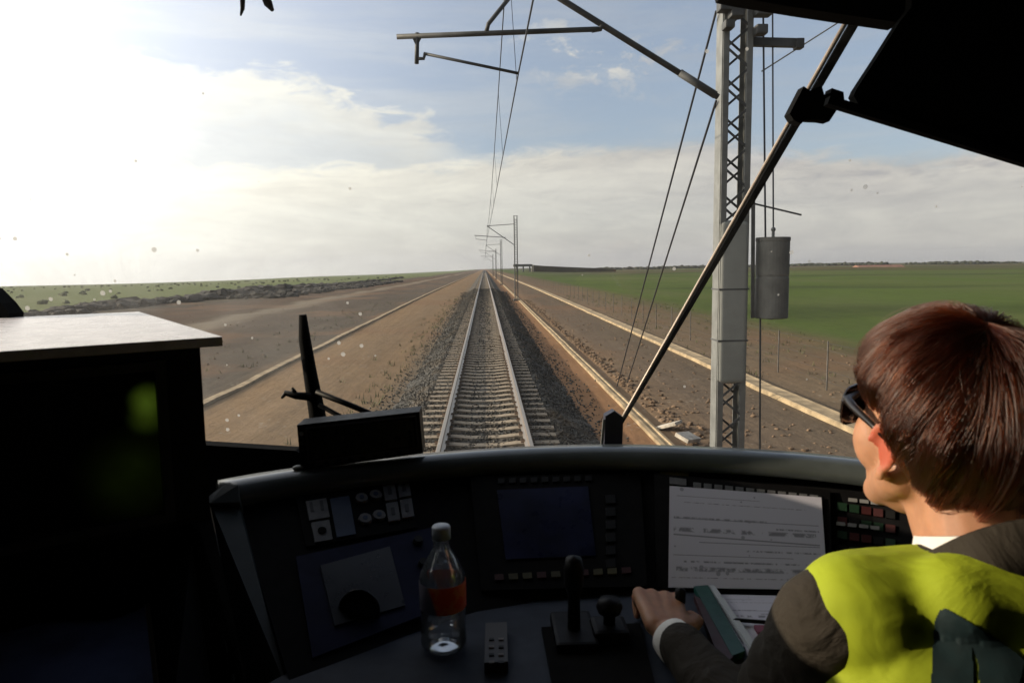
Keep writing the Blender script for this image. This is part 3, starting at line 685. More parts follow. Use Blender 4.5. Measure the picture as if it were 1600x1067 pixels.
# ================================================================== THE CAB
YB, ZB, YT, ZT = 1.80, 2.34, 1.62, 3.72        # windscreen: bottom and top edges
def ws(z): return YB + (YT-YB)*(z-ZB)/(ZT-ZB)
cabo = empty('train_cab', (0, 0, 1.5), 'dark cab interior around the windscreen', 'train cab')
def cb(name, boxes, m=M_cab, bevel=0):
    bm = bmesh.new()
    for lo, hi in boxes: box(bm, lo, hi)
    return parts(bm, name, m, cabo, bevel=bevel)
XW = 1.46
cb('floor', [((-XW, -1.3, 1.42), (XW+.079, 1.95, 1.50))])
cb('roof', [((-XW-.05, -1.35, 3.85), (XW+.14, 1.58, 3.93))])
cb('rear_wall', [((-XW, -1.38, 1.503), (XW, -1.30, 3.847))])
cb('side_wall', [((XW+.08, -1.3, 1.503), (XW+.14, 1.60, 3.847)), ((XW, -1.30, 1.503), (XW+.079, -1.24, 3.847))])
cb('side_wall', [((-XW-.06, -1.3, 1.503), (-XW, 1.60, 2.88)), ((-XW-.06, -1.3, 2.883), (-XW, 0.40, 3.65)), ((-XW-.06, -1.3, 3.653), (-XW, 1.60, 3.847))])
cb('front_wall', [((-XW-.06, 1.83, 1.503), (XW+.14, 1.93, 2.33))])
# frame of the windscreen
bm = bmesh.new()
for a_, c_ in ((-1.42, -1.54), (1.53, 1.65)): prism(bm, [(a_, YB, ZB-.1), (a_, YT, ZT), (c_, YT, ZT), (c_, YB, ZB-.1)], (0, 0.05, 0))
prism(bm, [(-1.54, YT+.002, ZT), (1.54, YT+.002, ZT), (1.54, YT-.03, ZT+.2), (-1.54, YT-.03, ZT+.2)], (0, 0.05, 0))
parts(bm, 'windscreen_frame', M_cab, cabo)
bm = bmesh.new(); vs = []
NX, NZ = 24, 10
for j in range(NZ+1):
    for i in range(NX+1):
        x = -1.42+2.95*i/NX; z = ZB-.03+(ZT-ZB+.03)*j/NZ; vs.append(bm.verts.new((x, ws(z)+.02-0.03*(x/1.42)**2+0.0, z)))
for j in range(NZ):
    for i in range(NX): a = j*(NX+1)+i; bm.faces.new((vs[a], vs[a+1], vs[a+NX+2], vs[a+NX+1]))
parts(bm, 'windscreen', M_glass, cabo, True)
# header in the upper right, built as a solid panel
bm = bmesh.new(); pp = [W(x, y, 1.5) for x, y in ((1130, -8), (1165, -1), (1250, 13), (1330, 25), (1408, 36), (1424, 24), (1500, 10), (1500, -160), (1100, -160))]
prism(bm, pp, (0, 0.05, 0.0)); parts(bm, 'header_panel', M_cab, cabo, bevel=0.003)

vis = empty('sun_visor', W(1500, 100, 1.40), 'large black sun visor filling the upper right corner', 'sun visor')
bm = bmesh.new(); pp = [W(x, y, 1.40) for x, y in ((1424, 12), (1405, 36), (1372, 88), (1338, 140), (1334, 150), (1340, 160), (1347, 173), (1600, 253), (1760, 303), (1760, -180), (1440, -180))]
prism(bm, pp, (0, 0.022, 0)); parts(bm, 'visor_panel', M_blackm, vis, bevel=0.003)
bm = bmesh.new(); bar(bm, W(1292, 158, 1.385), W(1775, 306, 1.385), 0.016, 0.022); parts(bm, 'lower_rail', M_blackm, vis)

# long wiper across the right of the screen
def wy(px, py, off=0.07):
    p = onY(px, py, 1.75)
    for _ in range(3): p = onY(px, py, ws(p.z)+off)
    return p
wp = empty('windscreen_wiper', wy(950, 690), 'long wiper arm slanting across the right of the windscreen', 'wiper', 'windscreen wipers')
bm = bmesh.new()
a0, a1 = wy(951, 690, .045), wy(1337, 8, .045)
sx = Vector((-0.93, 0, -0.36)); n = 10
L_ = [a0.lerp(a1, k/n) for k in range(n+1)]
bm = bmesh.new()
tube(bm, L_, [0.0035+0.0025*(k/n) for k in range(n+1)], 10); parts(bm, 'arm', M_rod, wp, True)
bm = bmesh.new()
off = (a1-a0).normalized().cross(Vector((0, 1, 0))).normalized()
if off.x < 0: off = -off
def wprof(t): return 0.004+0.017*max(0, t-.02)**0.8
rg = []
for k in range(n+1):
    t = k/n; c = L_[k] + off*(0.004+.006*t+wprof(t)*.5) + Vector((0, .004, 0)); w_ = wprof(t)*.5
    rg.append([bm.verts.new(c+off*w_*i+Vector((0, .006*j, 0))) for i, j in ((-1, -1), (1, -1), (1, 1), (-1, 1))])
for A_, B_ in zip(rg, rg[1:]):
    for k in range(4): bm.faces.new((A_[k], A_[(k+1) % 4], B_[(k+1) % 4], B_[k]))
bm.faces.new(rg[0]); bm.faces.new(rg[-1]); parts(bm, 'blade', M_blackm, wp)
bm = bmesh.new(); d_ = 1.55
prism(bm, [W(x, y, d_) for x, y in ((1256, 135), (1266, 142), (1284, 134), (1288, 148), (1298, 146), (1300, 138), (1318, 144), (1320, 160), (1308, 172), (1296, 190), (1284, 188), (1258, 187), (1252, 194), (1240, 188), (1234, 178))], (0, 0.03, 0))
parts(bm, 'pivot_block', M_blackm, wp, bevel=0.002)
bm = bmesh.new(); prism(bm, [W(x, y, 1.70) for x, y in ((944, 694), (946, 650), (960, 642), (974, 652), (972, 702), (944, 702))], (0, 0.03, 0)); parts(bm, 'base_bracket', mat('blue_black', (0.02, 0.022, 0.04), 0.5), wp, bevel=0.004)
bm = bmesh.new(); bar(bm, W(940, 698, 1.69), W(944, 655, 1.69), 0.006, 0.006); parts(bm, 'spring', M_grey, wp)
# short wiper on the left
w2 = empty('windscreen_wiper', W(490, 650, 1.66), 'short black wiper standing upright behind the small display box', 'wiper', 'windscreen wipers')
bm = bmesh.new(); tube(bm, [W(473, 492, 1.68), W(476, 530, 1.68), W(484, 580, 1.68), W(497, 655, 1.68), W(500, 690, 1.68)], [.009, .014, .016, .020, .02], 10); parts(bm, 'blade', M_blackm, w2, True)
bm = bmesh.new(); tube(bm, [W(494, 612, 1.66), W(545, 632, 1.66), W(600, 655, 1.66), W(640, 672, 1.66)], .007, 8); tube(bm, [W(498, 632, 1.66), W(540, 655, 1.66), W(590, 680, 1.66)], .006, 8); parts(bm, 'arm', M_black, w2, True)
bm = bmesh.new(); tube(bm, [W(486, 620, 1.66), W(462, 618, 1.66), W(446, 614, 1.66), W(440, 622, 1.66)], [.010, .009, .007, .003], 8); tube(bm, [W(462, 616, 1.66), W(456, 606, 1.66)], [.007, .004], 8); parts(bm, 'blade_holder', M_black, w2, True)
# straps hanging in at the top
for pts, r_, lab in (([(374, -60), (376, -20), (379, 0), (379, 14), (376, 25)], [.006, .006, .006, .005, .002], 'thin black strap tip hanging at the top edge, left of two'), ([(405, -60), (411, -10), (419, 6), (426, 17)], [.008, .008, .010, .004], 'thick black strap tip hanging at the top edge, right of two')):
    bm = bmesh.new(); tube(bm, [W(x, y, 1.60) for x, y in pts], r_, 8); tag(parts(bm, 'strap', M_blackm, None, True), lab, 'strap', 'straps at the top edge')
# dark wedge beside the monitor (foot of the left pillar)
bm = bmesh.new(); prism(bm, [W(x, y, 1.55) for x, y in ((-60, 440), (-20, 452), (2, 474), (14, 490), (14, 520), (-60, 520))], (0, 0.05, 0)); parts(bm, 'pillar_foot', M_blackm, cabo)
# black shelf between console and windscreen
bm = bmesh.new(); prism(bm, [(-1.42, 1.829, 2.345), (1.42, 1.829, 2.345), (1.42, 1.40, 2.335), (1.10, 1.52, 2.335), (0.75, 1.60, 2.335), (0.3, 1.64, 2.335), (-0.1, 1.60, 2.335), (-0.35, 1.50, 2.335), (-0.48, 1.38, 2.335), (-0.60, 1.20, 2.335), (-1.42, 1.20, 2.335)], (0, 0, -0.03)); parts(bm, 'front_shelf', M_blackm, cabo)
bm = bmesh.new(); prism(bm, [onY(x, y, 1.72) for x, y in ((-60, 690), (300, 694), (462, 704), (480, 716), (500, 790), (-60, 790))], (0, 0.04, 0)); parts(bm, 'sill_panel', M_blackm, cabo)

# ------------------------------------------------------------------ console
ZL = 2.492; ZD = 2.28
con = empty('driver_console', (0.2, 1.2, 1.5), 'curved driving console with grey lip below the windscreen', 'console')
lipP = [(350, 757), (400, 747), (470, 737), (560, 726), (650, 716), (760, 707), (860, 702), (950, 700), (1040, 701.5), (1150, 706), (1250, 713), (1345, 722), (1450, 736), (1560, 756), (1700, 790)]
lip = [onZ(x, y, ZL) for x, y in lipP]
def resample(pts, n):
    d = [0]
    for a, c in zip(pts, pts[1:]): d.append(d[-1]+(c-a).length)
    return [Vector([float(np.interp(d[-1]*k/(n-1), d, [p[i] for p in pts])) for i in range(3)]) for k in range(n)]
lipc = resample(lip, 60)
for _ in range(3): lipc = [lipc[0]]+[(lipc[i-1]+lipc[i]*2+lipc[i+1])/4 for i in range(1, 59)]+[lipc[-1]]
# lip moulding: profile swept along the curve
bm = bmesh.new(); rings = []
for i, p in enumerate(lipc):
    t = (lipc[min(i+1, 59)]-lipc[max(i-1, 0)]).normalized(); nrm = Vector((t.y, -t.x, 0))       # towards the driver
    rings.append([bm.verts.new(p + nrm*a + Vector((0, 0, z))) for a, z in ((-0.055, -0.09), (-0.058, -0.012), (-0.045, -0.002), (-0.004, 0.0), (0.012, -0.006), (0.024, -0.022), (0.026, -0.040), (0.010, -0.046), (-0.02, -0.05))])
for A_, B_ in zip(rings, rings[1:]):
    for k in range(9): bm.faces.new((A_[k], A_[(k+1) % 9], B_[(k+1) % 9], B_[k]))
bm.faces.new(rings[0]); bm.faces.new(rings[-1][::-1]); parts(bm, 'top_lip', M_lip, con, True)
# instrument panel: ruled surface from under the lip down to the desk
botP = [(452, 1062), (560, 1022), (626, 996), (740, 956), (860, 936), (1000, 924), (1100, 918), (1250, 920), (1400, 935), (1600, 985), (1750, 1040)]
bot = resample([onZ(x, y, ZD) for x, y in botP], 60)
topP = [(368, 783), (420, 776), (520, 760), (650, 742), (760, 733), (860, 728), (950, 726), (1040, 727), (1150, 732), (1250, 739), (1345, 748), (1450, 764), (1560, 785), (1700, 822)]
topc = resample([onZ(x, y, 2.452) for x, y in topP], 60)
bm = bmesh.new(); fr_ = []; bk = []
for a, c in zip(topc, bot):
    fr_.append([bm.verts.new(a.lerp(c, k/6)) for k in range(7)]); bk.append([bm.verts.new(a.lerp(c, k/6)+Vector((0, 0.05, -0.02))) for k in range(7)])
for i in range(59):
    for k in range(6):
        bm.faces.new((fr_[i][k], fr_[i+1][k], fr_[i+1][k+1], fr_[i][k+1])); bm.faces.new((bk[i][k+1], bk[i+1][k+1], bk[i+1][k], bk[i][k]))
    bm.faces.new((fr_[i][0], bk[i][0], bk[i+1][0], fr_[i+1][0])); bm.faces.new((fr_[i][6], fr_[i+1][6], bk[i+1][6], bk[i][6]))
for i in (0, 59):
    for k in range(6): bm.faces.new((fr_[i][k], fr_[i][k+1], bk[i][k+1], bk[i][k]))
panel = parts(bm, 'instrument_panel', M_panel, con)
PB = bvh_of(panel)
def hit(px, py, bv=None):
    if bv is None:
        for d in range(0, 60, 3):
            h = hit1(px, py-d, PB)
            if h:
                if d:
                    r = ray(px, py); t = (h[0]-CAM).dot(h[1])/r.dot(h[1]); return CAM+r*t, h[1]
                return h
        print('NOHIT', px, py)
    return hit1(px, py, bv)
def hit1(px, py, bv=None):
    r = ray(px, py).normalized(); loc, nrm, idx, dist = (bv or PB).ray_cast(CAM, r)
    if loc is None: return None
    if nrm.dot(r) > 0: nrm = -nrm
    return loc, nrm
PREF = {}
def on_plane(c, n_, px, py): r = ray(px, py); return CAM + r*((c-CAM).dot(n_)/r.dot(n_))
def on_ref(parent, px, py): c, n_ = PREF[parent.name]; return on_plane(c, n_, px, py), n_
def plate(name, quad, m, parent, th=0.004, off=0.001, bevel=0.0008, bv=None):
    if parent.name in PREF:
        c, n_ = PREF[parent.name]; pts = [on_ref(parent, x, y)[0] for x, y in quad]
    else:
        hs = [hit(x, y, bv) for x, y in quad]; n_ = sum((h[1] for h in hs), Vector()).normalized()
        pts = [h[0] for h in hs]; c = sum(pts, Vector())/len(pts); c = c + n_*max((p-c).dot(n_) for p in pts)*0.6
        pts = [on_plane(c, n_, x, y) for x, y in quad]
    bm = bmesh.new(); prism(bm, [p+n_*off for p in pts], n_*th); o = parts(bm, name, m, parent, bevel=bevel); PREF[o.name] = (c, n_); return o
def lerp2(q, u, v):
    (a, b_, c, d) = q; return ((a[0]*(1-u)+b_[0]*u)*(1-v)+(d[0]*(1-u)+c[0]*u)*v, (a[1]*(1-u)+b_[1]*u)*(1-v)+(d[1]*(1-u)+c[1]*u)*v)
def sub(q, u0, v0, u1, v1): return [lerp2(q, u0, v0), lerp2(q, u1, v0), lerp2(q, u1, v1), lerp2(q, u0, v1)]
# desk slab
front = [Vector((1.25, 0.88, ZD)), Vector((0.6, 0.93, ZD)), Vector((0.1, 0.93, ZD)), Vector((-0.42, 0.86, ZD))]
bm = bmesh.new(); prism(bm, [p+Vector((0, .03, 0)) for p in bot[::3]] + [bot[-1]] + front, (0, 0, -0.035)); desk = parts(bm, 'desk', M_desk, con)
bm = bmesh.new(); box(bm, (-0.35, 1.12, 1.505), (1.2, 1.50, 2.24)); parts(bm, 'knee_panel', M_cab, con)
# left flank of the console: two faces
At, Ab = onZ(300, 786, 2.455), onZ(329, 1075, 2.19); Bt, Bb = onZ(327, 781, 2.47), onZ(389, 1080, 2.235); Ct, Cb = onZ(370, 781, 2.462), onZ(452, 1085, 2.26)
lp = lipc[0]
bm = bmesh.new(); prism(bm, [Bt, Ct, Cb, Bb], (0.0, 0.04, -0.03)); parts(bm, 'side_cheek', mat('dark_cheek', (0.03, 0.04, 0.04), 0.6, .2, 14), con, bevel=0.004)
bm = bmesh.new(); prism(bm, [At, Bt+Vector((-.002, 0, 0)), Bb+Vector((-.002, 0, 0)), Ab], (-0.03, 0.05, -0.03)); flank = parts(bm, 'side_flank', mat('lit_flank', (0.24, 0.25, 0.24), 0.6, .15, 14), con, bevel=0.003)  # window light on this face is put into its paler colour
bm = bmesh.new(); prism(bm, [onZ(322, 778, 2.474), onZ(349, 758, 2.492), onZ(372, 757, 2.492), onZ(374, 784, 2.466), onZ(327, 786, 2.470)], (0, 0.02, -0.03)); parts(bm, 'corner_cap', M_lip, con, bevel=0.003)
FB = bvh_of(flank)
for q in ([(331, 995), (362, 990), (370, 1024), (339, 1030)], [(345, 1052), (376, 1046), (380, 1066), (349, 1070)]):
    bz = plate('switch', q, M_black, con, .004, .001, bv=FB); plate('switch_face', sub(q, .2, .2, .8, .8), M_pillar, bz, .003, .0055, bv=FB)
# upper left key block
kb = [(462, 776), (640, 746), (652, 826), (478, 856)]
kbp = plate('key_block', kb, M_panel, con, .004, .001)
q = sub(kb, .07, .18, .25, .55); k1 = plate('key', q, M_btn, kbp, .004, .0055); plate('key_legend', sub(q, .15, .1, .3, .6), M_btn2, k1, .0008, .0098, 0); plate('key_legend', sub(q, .65, .1, .8, .6), M_btn2, k1, .0008, .0098, 0)
q = sub(kb, .08, .60, .24, .98); k1 = plate('key', q, M_btn, kbp, .004, .0055)
h0 = on_ref(kbp, *lerp2(q, .5, .5))
bm = bmesh.new(); rot = h0[1].to_track_quat('Z', 'Y').to_matrix().to_4x4(); bmesh.ops.create_cone(bm, cap_ends=True, segments=20, radius1=.008, radius2=.008, depth=.002, matrix=Matrix.Translation(h0[0]+h0[1]*.0112) @ rot); parts(bm, 'key_hole', M_blackm, k1)
plate('blue_patch', sub(kb, .28, .2, .45, .95), M_bluebtn, kbp, .003, .0055)
for i in range(4):
    for j in range(2):
        u0 = .50+.125*i; v0 = .12+.40*j-.02*i; q = sub(kb, u0, v0, u0+.105, v0+.35)
        if i < 2:
            hh = on_ref(kbp, *lerp2(q, .5, .5)); bm = bmesh.new(); bmesh.ops.create_cone(bm, cap_ends=True, segments=22, radius1=.0135, radius2=.012, depth=.006, matrix=Matrix.Translation(hh[0]+hh[1]*.009) @ rot); kk = parts(bm, 'key', M_btn, kbp)
            bm = bmesh.new(); bmesh.ops.create_cone(bm, cap_ends=True, segments=16, radius1=.005, radius2=.005, depth=.001, matrix=Matrix.Translation(hh[0]+hh[1]*.0128) @ rot); parts(bm, 'key_legend', M_bluebtn, kk)
        else:
            kk = plate('key', q, M_btn, kbp, .005, .0055); plate('key_legend', sub(q, .35, .3, .65, .7), M_btn2, kk, .0008, .0108, 0)
# left display in its blue surround
bq = [(462, 872), (676, 826), (694, 950), (488, 1030)]; bp = plate('display_surround', bq, M_blue, con, .004, .001)
sq = [(500, 888), (608, 858), (632, 950), (522, 982)]; plate('screen', sq, M_scrgrey, bp, .003, .0055, .0006)
for (x, y) in ((652, 850), (660, 885), (668, 915)):
    hh = on_ref(bp, x, y); bm = bmesh.new(); bmesh.ops.create_cone(bm, cap_ends=True, segments=18, radius1=.010, radius2=.008, depth=.010, matrix=Matrix.Translation(hh[0]+hh[1]*.011) @ rot); parts(bm, 'knob', M_black, bp)
# flat dark oval modelled as a person's reflection in that display
gl_ = on_ref(bp, 560, 960); bm = bmesh.new(); c = gl_[0]+gl_[1]*.03
ell(bm, gl_[0]+gl_[1]*.008, (.036, .006, .040)); gh = parts(bm, 'head_reflection', mat('reflection_black', (0.008, 0.008, 0.008), 0.15), bp, True)
# middle display
mq = [(735, 748), (1000, 742), (1010, 918), (752, 925)]; mp = plate('display_surround', mq, M_panel, con, .006, .001)
plate('screen', [(776, 770), (918, 764), (930, 872), (790, 878)], M_scrblue, mp, .002, .0075, .0005)
for i in range(9): q = [(778+17*i, 752-.5*i), (788+17*i, 751.5-.5*i), (788+17*i, 759-.5*i), (778+17*i, 760-.5*i)]; plate('key', q, M_pillar if 0 else M_black, mp, .003, .0075, .0004)
for i in range(6): q = [(945, 778+20*i), (960, 777+20*i), (961, 790+20*i), (946, 791+20*i)]; plate('key', q, M_black, mp, .003, .0075, .0004)
for i in range(10): q = [(772+22*i, 902-1.2*i), (786+22*i, 901-1.2*i), (787+22*i, 910-1.2*i), (773+22*i, 911-1.2*i)]; plate('key', q, M_yel if i % 3 else M_red, mp, .003, .0075, .0004)
# right document frame with keys above
rq = [(1022, 742), (1296, 768), (1300, 935), (1026, 922)]; rpn = plate('display_surround', rq, M_panel, con, .005, .001)
for i in range(12):
    x = 1083+16.5*i; y = 757+1.75*i; q = [(x, y), (x+12, y+1.2), (x+12, y+9), (x, y+8)]; plate('key', q, M_btn, rpn, .003, .0065, .0004)
plate('label_plate', [(1030, 727), (1075, 729), (1076, 748), (1031, 746)], M_yel, con, .002, .0085, .0004)
plate('label_plate', [(1046, 749), (1072, 752), (1072, 762), (1046, 759)], M_btn, rpn, .002, .0075, .0004)
# far right key panel
for j in range(4):
    for i in range(5):
        x = 1308+19*i; y = 786+22*j+3*i; q = [(x, y), (x+15, y+2), (x+15, y+14), (x, y+12)]; m_ = [M_green, M_red, M_green, M_black, M_red][(i*2+j) % 5]
        kk = plate('key', q, m_, con, .004, .001, .0005)
for j, (x, y, n_) in enumerate(((1325, 780, 3), (1306, 817, 4), (1306, 872, 2))):
    for i in range(n_): plate('key_legend', [(x+18*i, y+2*i), (x+14+18*i, y+1.6+2*i), (x+14+18*i, y+7+2*i), (x+18*i, y+5.6+2*i)], M_white, con, .001, .0065, 0)

# printed timetable sheet: thin paper with printed lines (in the material of the sheet)
def mat_paper():
    m = bpy.data.materials.new('printed_paper'); m.use_nodes = True; nb = NB(m.node_tree); p = m.node_tree.nodes['Principled BSDF']
    p.inputs['Roughness'].default_value = 0.7
    uv = nb.n('ShaderNodeTexCoord').outputs['UV']; sp = nb.n('ShaderNodeSeparateXYZ'); nb.l(uv, sp.inputs[0]); U, V_ = sp.outputs[0], sp.outputs[1]
    tot = None
    def line(v0, th, u0=0.02, u1=0.97, sl=0.0, dash=None):
        d = nb.m('ABSOLUTE', nb.m('SUBTRACT', nb.m('ADD', V_, nb.m('MULTIPLY', U, sl)), v0))
        k = nb.m('MULTIPLY', nb.ss(d, th, th*0.4), nb.m('MULTIPLY', nb.m('GREATER_THAN', U, u0), nb.m('LESS_THAN', U, u1)))
        if dash: k = nb.m('MULTIPLY', k, nb.ss(nb.noise(nb.vmul(uv, (dash, 6, 1)), 1.0, 3, 0.8), 0.42, 0.55))
        return k
    ls = [line(.67, .016, .03, .64, .0, 30), line(.665, .006, .03, .97, .0), line(.50, .010, .03, .97, .05), line(.43, .006, .2, .97, 0), line(.30, .005, .03, .8, 0), line(.24, .012, .1, .95, 0, 22), line(.90, .004, .05, .6, 0), line(.835, .006, .1, .9, 0, 30),
          line(.55, .03, .03, .95, 0, 12), line(.17, .03, .05, .97, 0, 10), line(.09, .006, .02, .97, 0, 40), line(.60, .012, .7, .97, 0, 30), line(.36, .012, .5, .97, 0, 25)]
    for l_ in ls: tot = l_ if tot is None else nb.m('MAXIMUM', tot, l_)
    vo = nb.n('ShaderNodeTexVoronoi'); vo.inputs['Scale'].default_value = 1; nb.l(nb.vmul(uv, (9, 6, 1)), vo.inputs['Vector'])
    tot = nb.m('MAXIMUM', tot, nb.m('MULTIPLY', nb.m('LESS_THAN', vo.outputs['Distance'], 0.13), 0.75))
    nb.l(nb.mix(nb.m('MULTIPLY', tot, 0.72, clamp=True), (0.52, 0.52, 0.60), (0.10, 0.10, 0.12)), p.inputs['Base Color'])
    return m
M_paper = mat_paper()
def sheet(name, pts, m, label, cat, group=None, th=0.0008, n_=None, curl=0.0):
    """a paper with real thickness and UVs"""
    N = 12; bm = bmesh.new(); uvl = bm.loops.layers.uv.new('uv'); a, b_, c, d = [Vector(p) for p in pts]
    nv = n_ or (b_-a).cross(d-a).normalized(); g1, g2 = [], []
    for j in range(N+1):
        for i in range(N+1):
            u, v = i/N, j/N; p = (a.lerp(b_, u)).lerp(d.lerp(c, u), v) + nv*curl*(abs(u-.5)*2)**2
            g1.append(bm.verts.new(p)); g2.append(bm.verts.new(p-nv*th))
    def face(vs, uvs):
        f = bm.faces.new(vs)
        for l_, q in zip(f.loops, uvs): l_[uvl].uv = q
    for j in range(N):
        for i in range(N):
            k = j*(N+1)+i; ids = (k, k+1, k+N+2, k+N+1); uvs = [((i+e)/N, 1-(j+f)/N) for e, f in ((0, 0), (1, 0), (1, 1), (0, 1))]
            face([g1[q] for q in ids], uvs); face([g2[q] for q in ids[::-1]], uvs[::-1])
    for k in range(N):
        for e0, e1 in ((k, k+1), ((N)*(N+1)+k+1, N*(N+1)+k), ((k+1)*(N+1), k*(N+1)), (k*(N+1)+N, (k+1)*(N+1)+N)):
            face([g1[e0], g2[e0], g2[e1], g1[e1]], [(0, 0)]*4)
    return tag(parts(bm, name, m), label, cat, group)
hs = [on_ref(rpn, x, y) for x, y in ((1046, 763), (1282, 781), (1292, 925), (1044, 921))]; nv = sum((h[1] for h in hs), Vector()).normalized()
sheet('timetable_sheet', [h[0]+nv*.010 for h in hs], M_paper, 'large white printed route sheet standing on the console before the driver', 'route sheet', n_=nv)
def dz(px, py, h=0.0): return onZ(px, py, ZD+h)
sheet('paper', [dz(1100, 928, .004), dz(1222, 930, .004), dz(1216, 1010, .004), dz(1150, 1010, .004)], M_paper, 'white printed page lying on the desk below the route sheet', 'paper', 'papers on the desk', n_=Vector((0, 0, 1)))
sheet('paper', [dz(1150, 962, .008), dz(1232, 972, .008), dz(1236, 1030, .008), dz(1168, 1024, .008)], mat('plain_paper', (0.5, 0.5, 0.56), 0.7, .05), 'blank white page half under the sleeve, crossed by a pen', 'paper', 'papers on the desk', n_=Vector((0, 0, 1)))
# notebook with teal cover
nbk = empty('notebook', dz(1120, 980), 'teal and dark red notebook beside the driver\'s left hand', 'notebook')
bm = bmesh.new(); prism(bm, [dz(1084, 924, .004), dz(1106, 922, .004), dz(1164, 1026, .004), dz(1144, 1034, .004)], (0, 0, .011)); parts(bm, 'cover', mat('teal_cover', (0.004, 0.055, 0.044), 0.45, .2, 30), nbk, bevel=.0015)
bm = bmesh.new(); prism(bm, [dz(1084, 938, .002), dz(1096, 946, .002), dz(1146, 1036, .002), dz(1128, 1050, .002)], (0, 0, .012)); parts(bm, 'back_cover', mat('red_cover', (0.035, 0.006, 0.009), 0.5, .2, 30), nbk, bevel=.0015)
bm = bmesh.new(); prism(bm, [dz(1108, 925, .003), dz(1116, 925, .003), dz(1184, 1022, .003), dz(1174, 1026, .003)], (0, 0, .014)); parts(bm, 'pages', mat('page_edges', (0.42, 0.45, 0.48), 0.8), nbk)
bm = bmesh.new(); tube(bm, [dz(1145, 968, .016), dz(1150, 968, .016), dz(1214, 973, .016)], [.001, .0035, .0035], 8); tag(parts(bm, 'pen', M_black, None, True), 'dark slim pen lying across the pages', 'pen')
bm = bmesh.new(); prism(bm, [dz(1178, 981, .010), dz(1206, 981, .010), dz(1204, 992, .010), dz(1184, 992, .010)], (0, 0, .006)); tag(parts(bm, 'eraser', mat('dark_pink', (0.16, 0.03, 0.06), 0.6), bevel=.001), 'small dark pink block on the blank page', 'eraser')

# controls
M_knob = mat('knob_black', (0.006, 0.006, 0.007), 0.5, .2, 20, spec=0.15)
th = empty('power_lever', dz(897, 1000), 'tall black power lever rising in the middle of the desk', 'lever')
c = dz(897, 1000)
bm = bmesh.new(); box(bm, (c.x-.035, c.y-.05, ZD+.001), (c.x+.035, c.y+.06, ZD+.022)); parts(bm, 'base', M_knob, th, bevel=.006)
bm = bmesh.new(); lathe(bm, [(0.0, 0.022), (.011, .022), (.010, .08), (.012, .085), (.016, .10), (.017, .125), (.013, .142), (.0, .146)], (c.x, c.y, ZD), 20); parts(bm, 'handle', M_knob, th, True)
js = empty('joystick', dz(950, 990), 'squat black joystick between the power lever and the hand', 'joystick'); c = dz(952, 1000)
bm = bmesh.new(); box(bm, (c.x-.03, c.y-.03, ZD+.001), (c.x+.03, c.y+.03, ZD+.03)); parts(bm, 'base', M_knob, js, bevel=.008)
bm = bmesh.new(); lathe(bm, [(0, .03), (.010, .03), (.010, .045), (.019, .050), (.022, .060), (.017, .071), (0, .074)], (c.x, c.y, ZD), 22); parts(bm, 'knob', M_knob, js, True)
bm = bmesh.new(); prism(bm, [dz(846, 984, .001), dz(1000, 978, .001), dz(1030, 1100, .001), dz(868, 1100, .001)], (0, 0, .006)); tag(parts(bm, 'desk_mat', M_blackm, bevel=.002), 'flat black control mat around the power lever', 'mat')
ph = empty('handset', dz(775, 1030), 'small dark handset lying on the desk between bottle and lever', 'handset')
bm = bmesh.new(); q = [dz(759, 988, .001), dz(792, 987, .001), dz(794, 1050, .001), dz(757, 1052, .001)]; prism(bm, q, (0, 0, .018)); parts(bm, 'body', mat('handset_brown', (0.018, 0.014, 0.013), 0.5), ph, bevel=.004)
for j in range(4):
    for i in range(2):
        c = dz(768+15*i, 999+12*j, .019); bm = bmesh.new(); box(bm, c-Vector((.004, .003, 0)), c+Vector((.004, .003, .002))); parts(bm, 'button', mat('b', (0.12, .10, .09), .6) if (i+j) % 2 else M_black, ph)

bh = empty('brake_handle', dz(1066, 975), 'slim black handle standing under the driver\'s left hand', 'handle')
c = onZ(1064, 962, ZD+.03); bm = bmesh.new(); lathe(bm, [(0, .001-.0), (.018, .001), (.018, .006), (.006, .010), (.006, .045), (.009, .050), (.009, .070), (.0, .074)], (c.x+.002, c.y+.012, ZD), 18); parts(bm, 'grip', M_knob, bh, True)
# bottle
cB = dz(694, 1012); bot_ = empty('water_bottle', cB, 'clear plastic water bottle with orange red label and white cap', 'bottle')
M_pet = bpy.data.materials.new('clear_plastic'); M_pet.use_nodes = True; nb = NB(M_pet.node_tree); M_pet.node_tree.nodes.clear()
tr = nb.n('ShaderNodeBsdfTransparent'); tr.inputs[0].default_value = (.90, .93, .96, 1); gl = nb.n('ShaderNodeBsdfGlossy'); gl.inputs['Roughness'].default_value = .08
lw = nb.n('ShaderNodeLayerWeight'); lw.inputs[0].default_value = .35; mx = nb.n('ShaderNodeMixShader'); nb.l(nb.m('MULTIPLY_ADD', lw.outputs['Fresnel'], .95, .10, clamp=True), mx.inputs[0]); dfp = nb.n('ShaderNodeBsdfTranslucent'); dfp.inputs[0].default_value = (.8, .86, .95, 1); dg_ = nb.n('ShaderNodeBsdfDiffuse'); dg_.inputs[0].default_value = (.6, .65, .72, 1); m3 = nb.n('ShaderNodeMixShader'); m3.inputs[0].default_value = .6; nb.l(dfp.outputs[0], m3.inputs[1]); nb.l(dg_.outputs[0], m3.inputs[2])
m2 = nb.n('ShaderNodeMixShader'); m2.inputs[0].default_value = .14; nb.l(tr.outputs[0], m2.inputs[1]); nb.l(m3.outputs[0], m2.inputs[2]); nb.l(m2.outputs[0], mx.inputs[1]); nb.l(gl.outputs[0], mx.inputs[2])
oo = nb.n('ShaderNodeOutputMaterial'); nb.l(mx.outputs[0], oo.inputs[0])
R0 = .0370; H = .192
pr = [(0, .004), (.022, .002), (.031, .004), (R0, .012)]
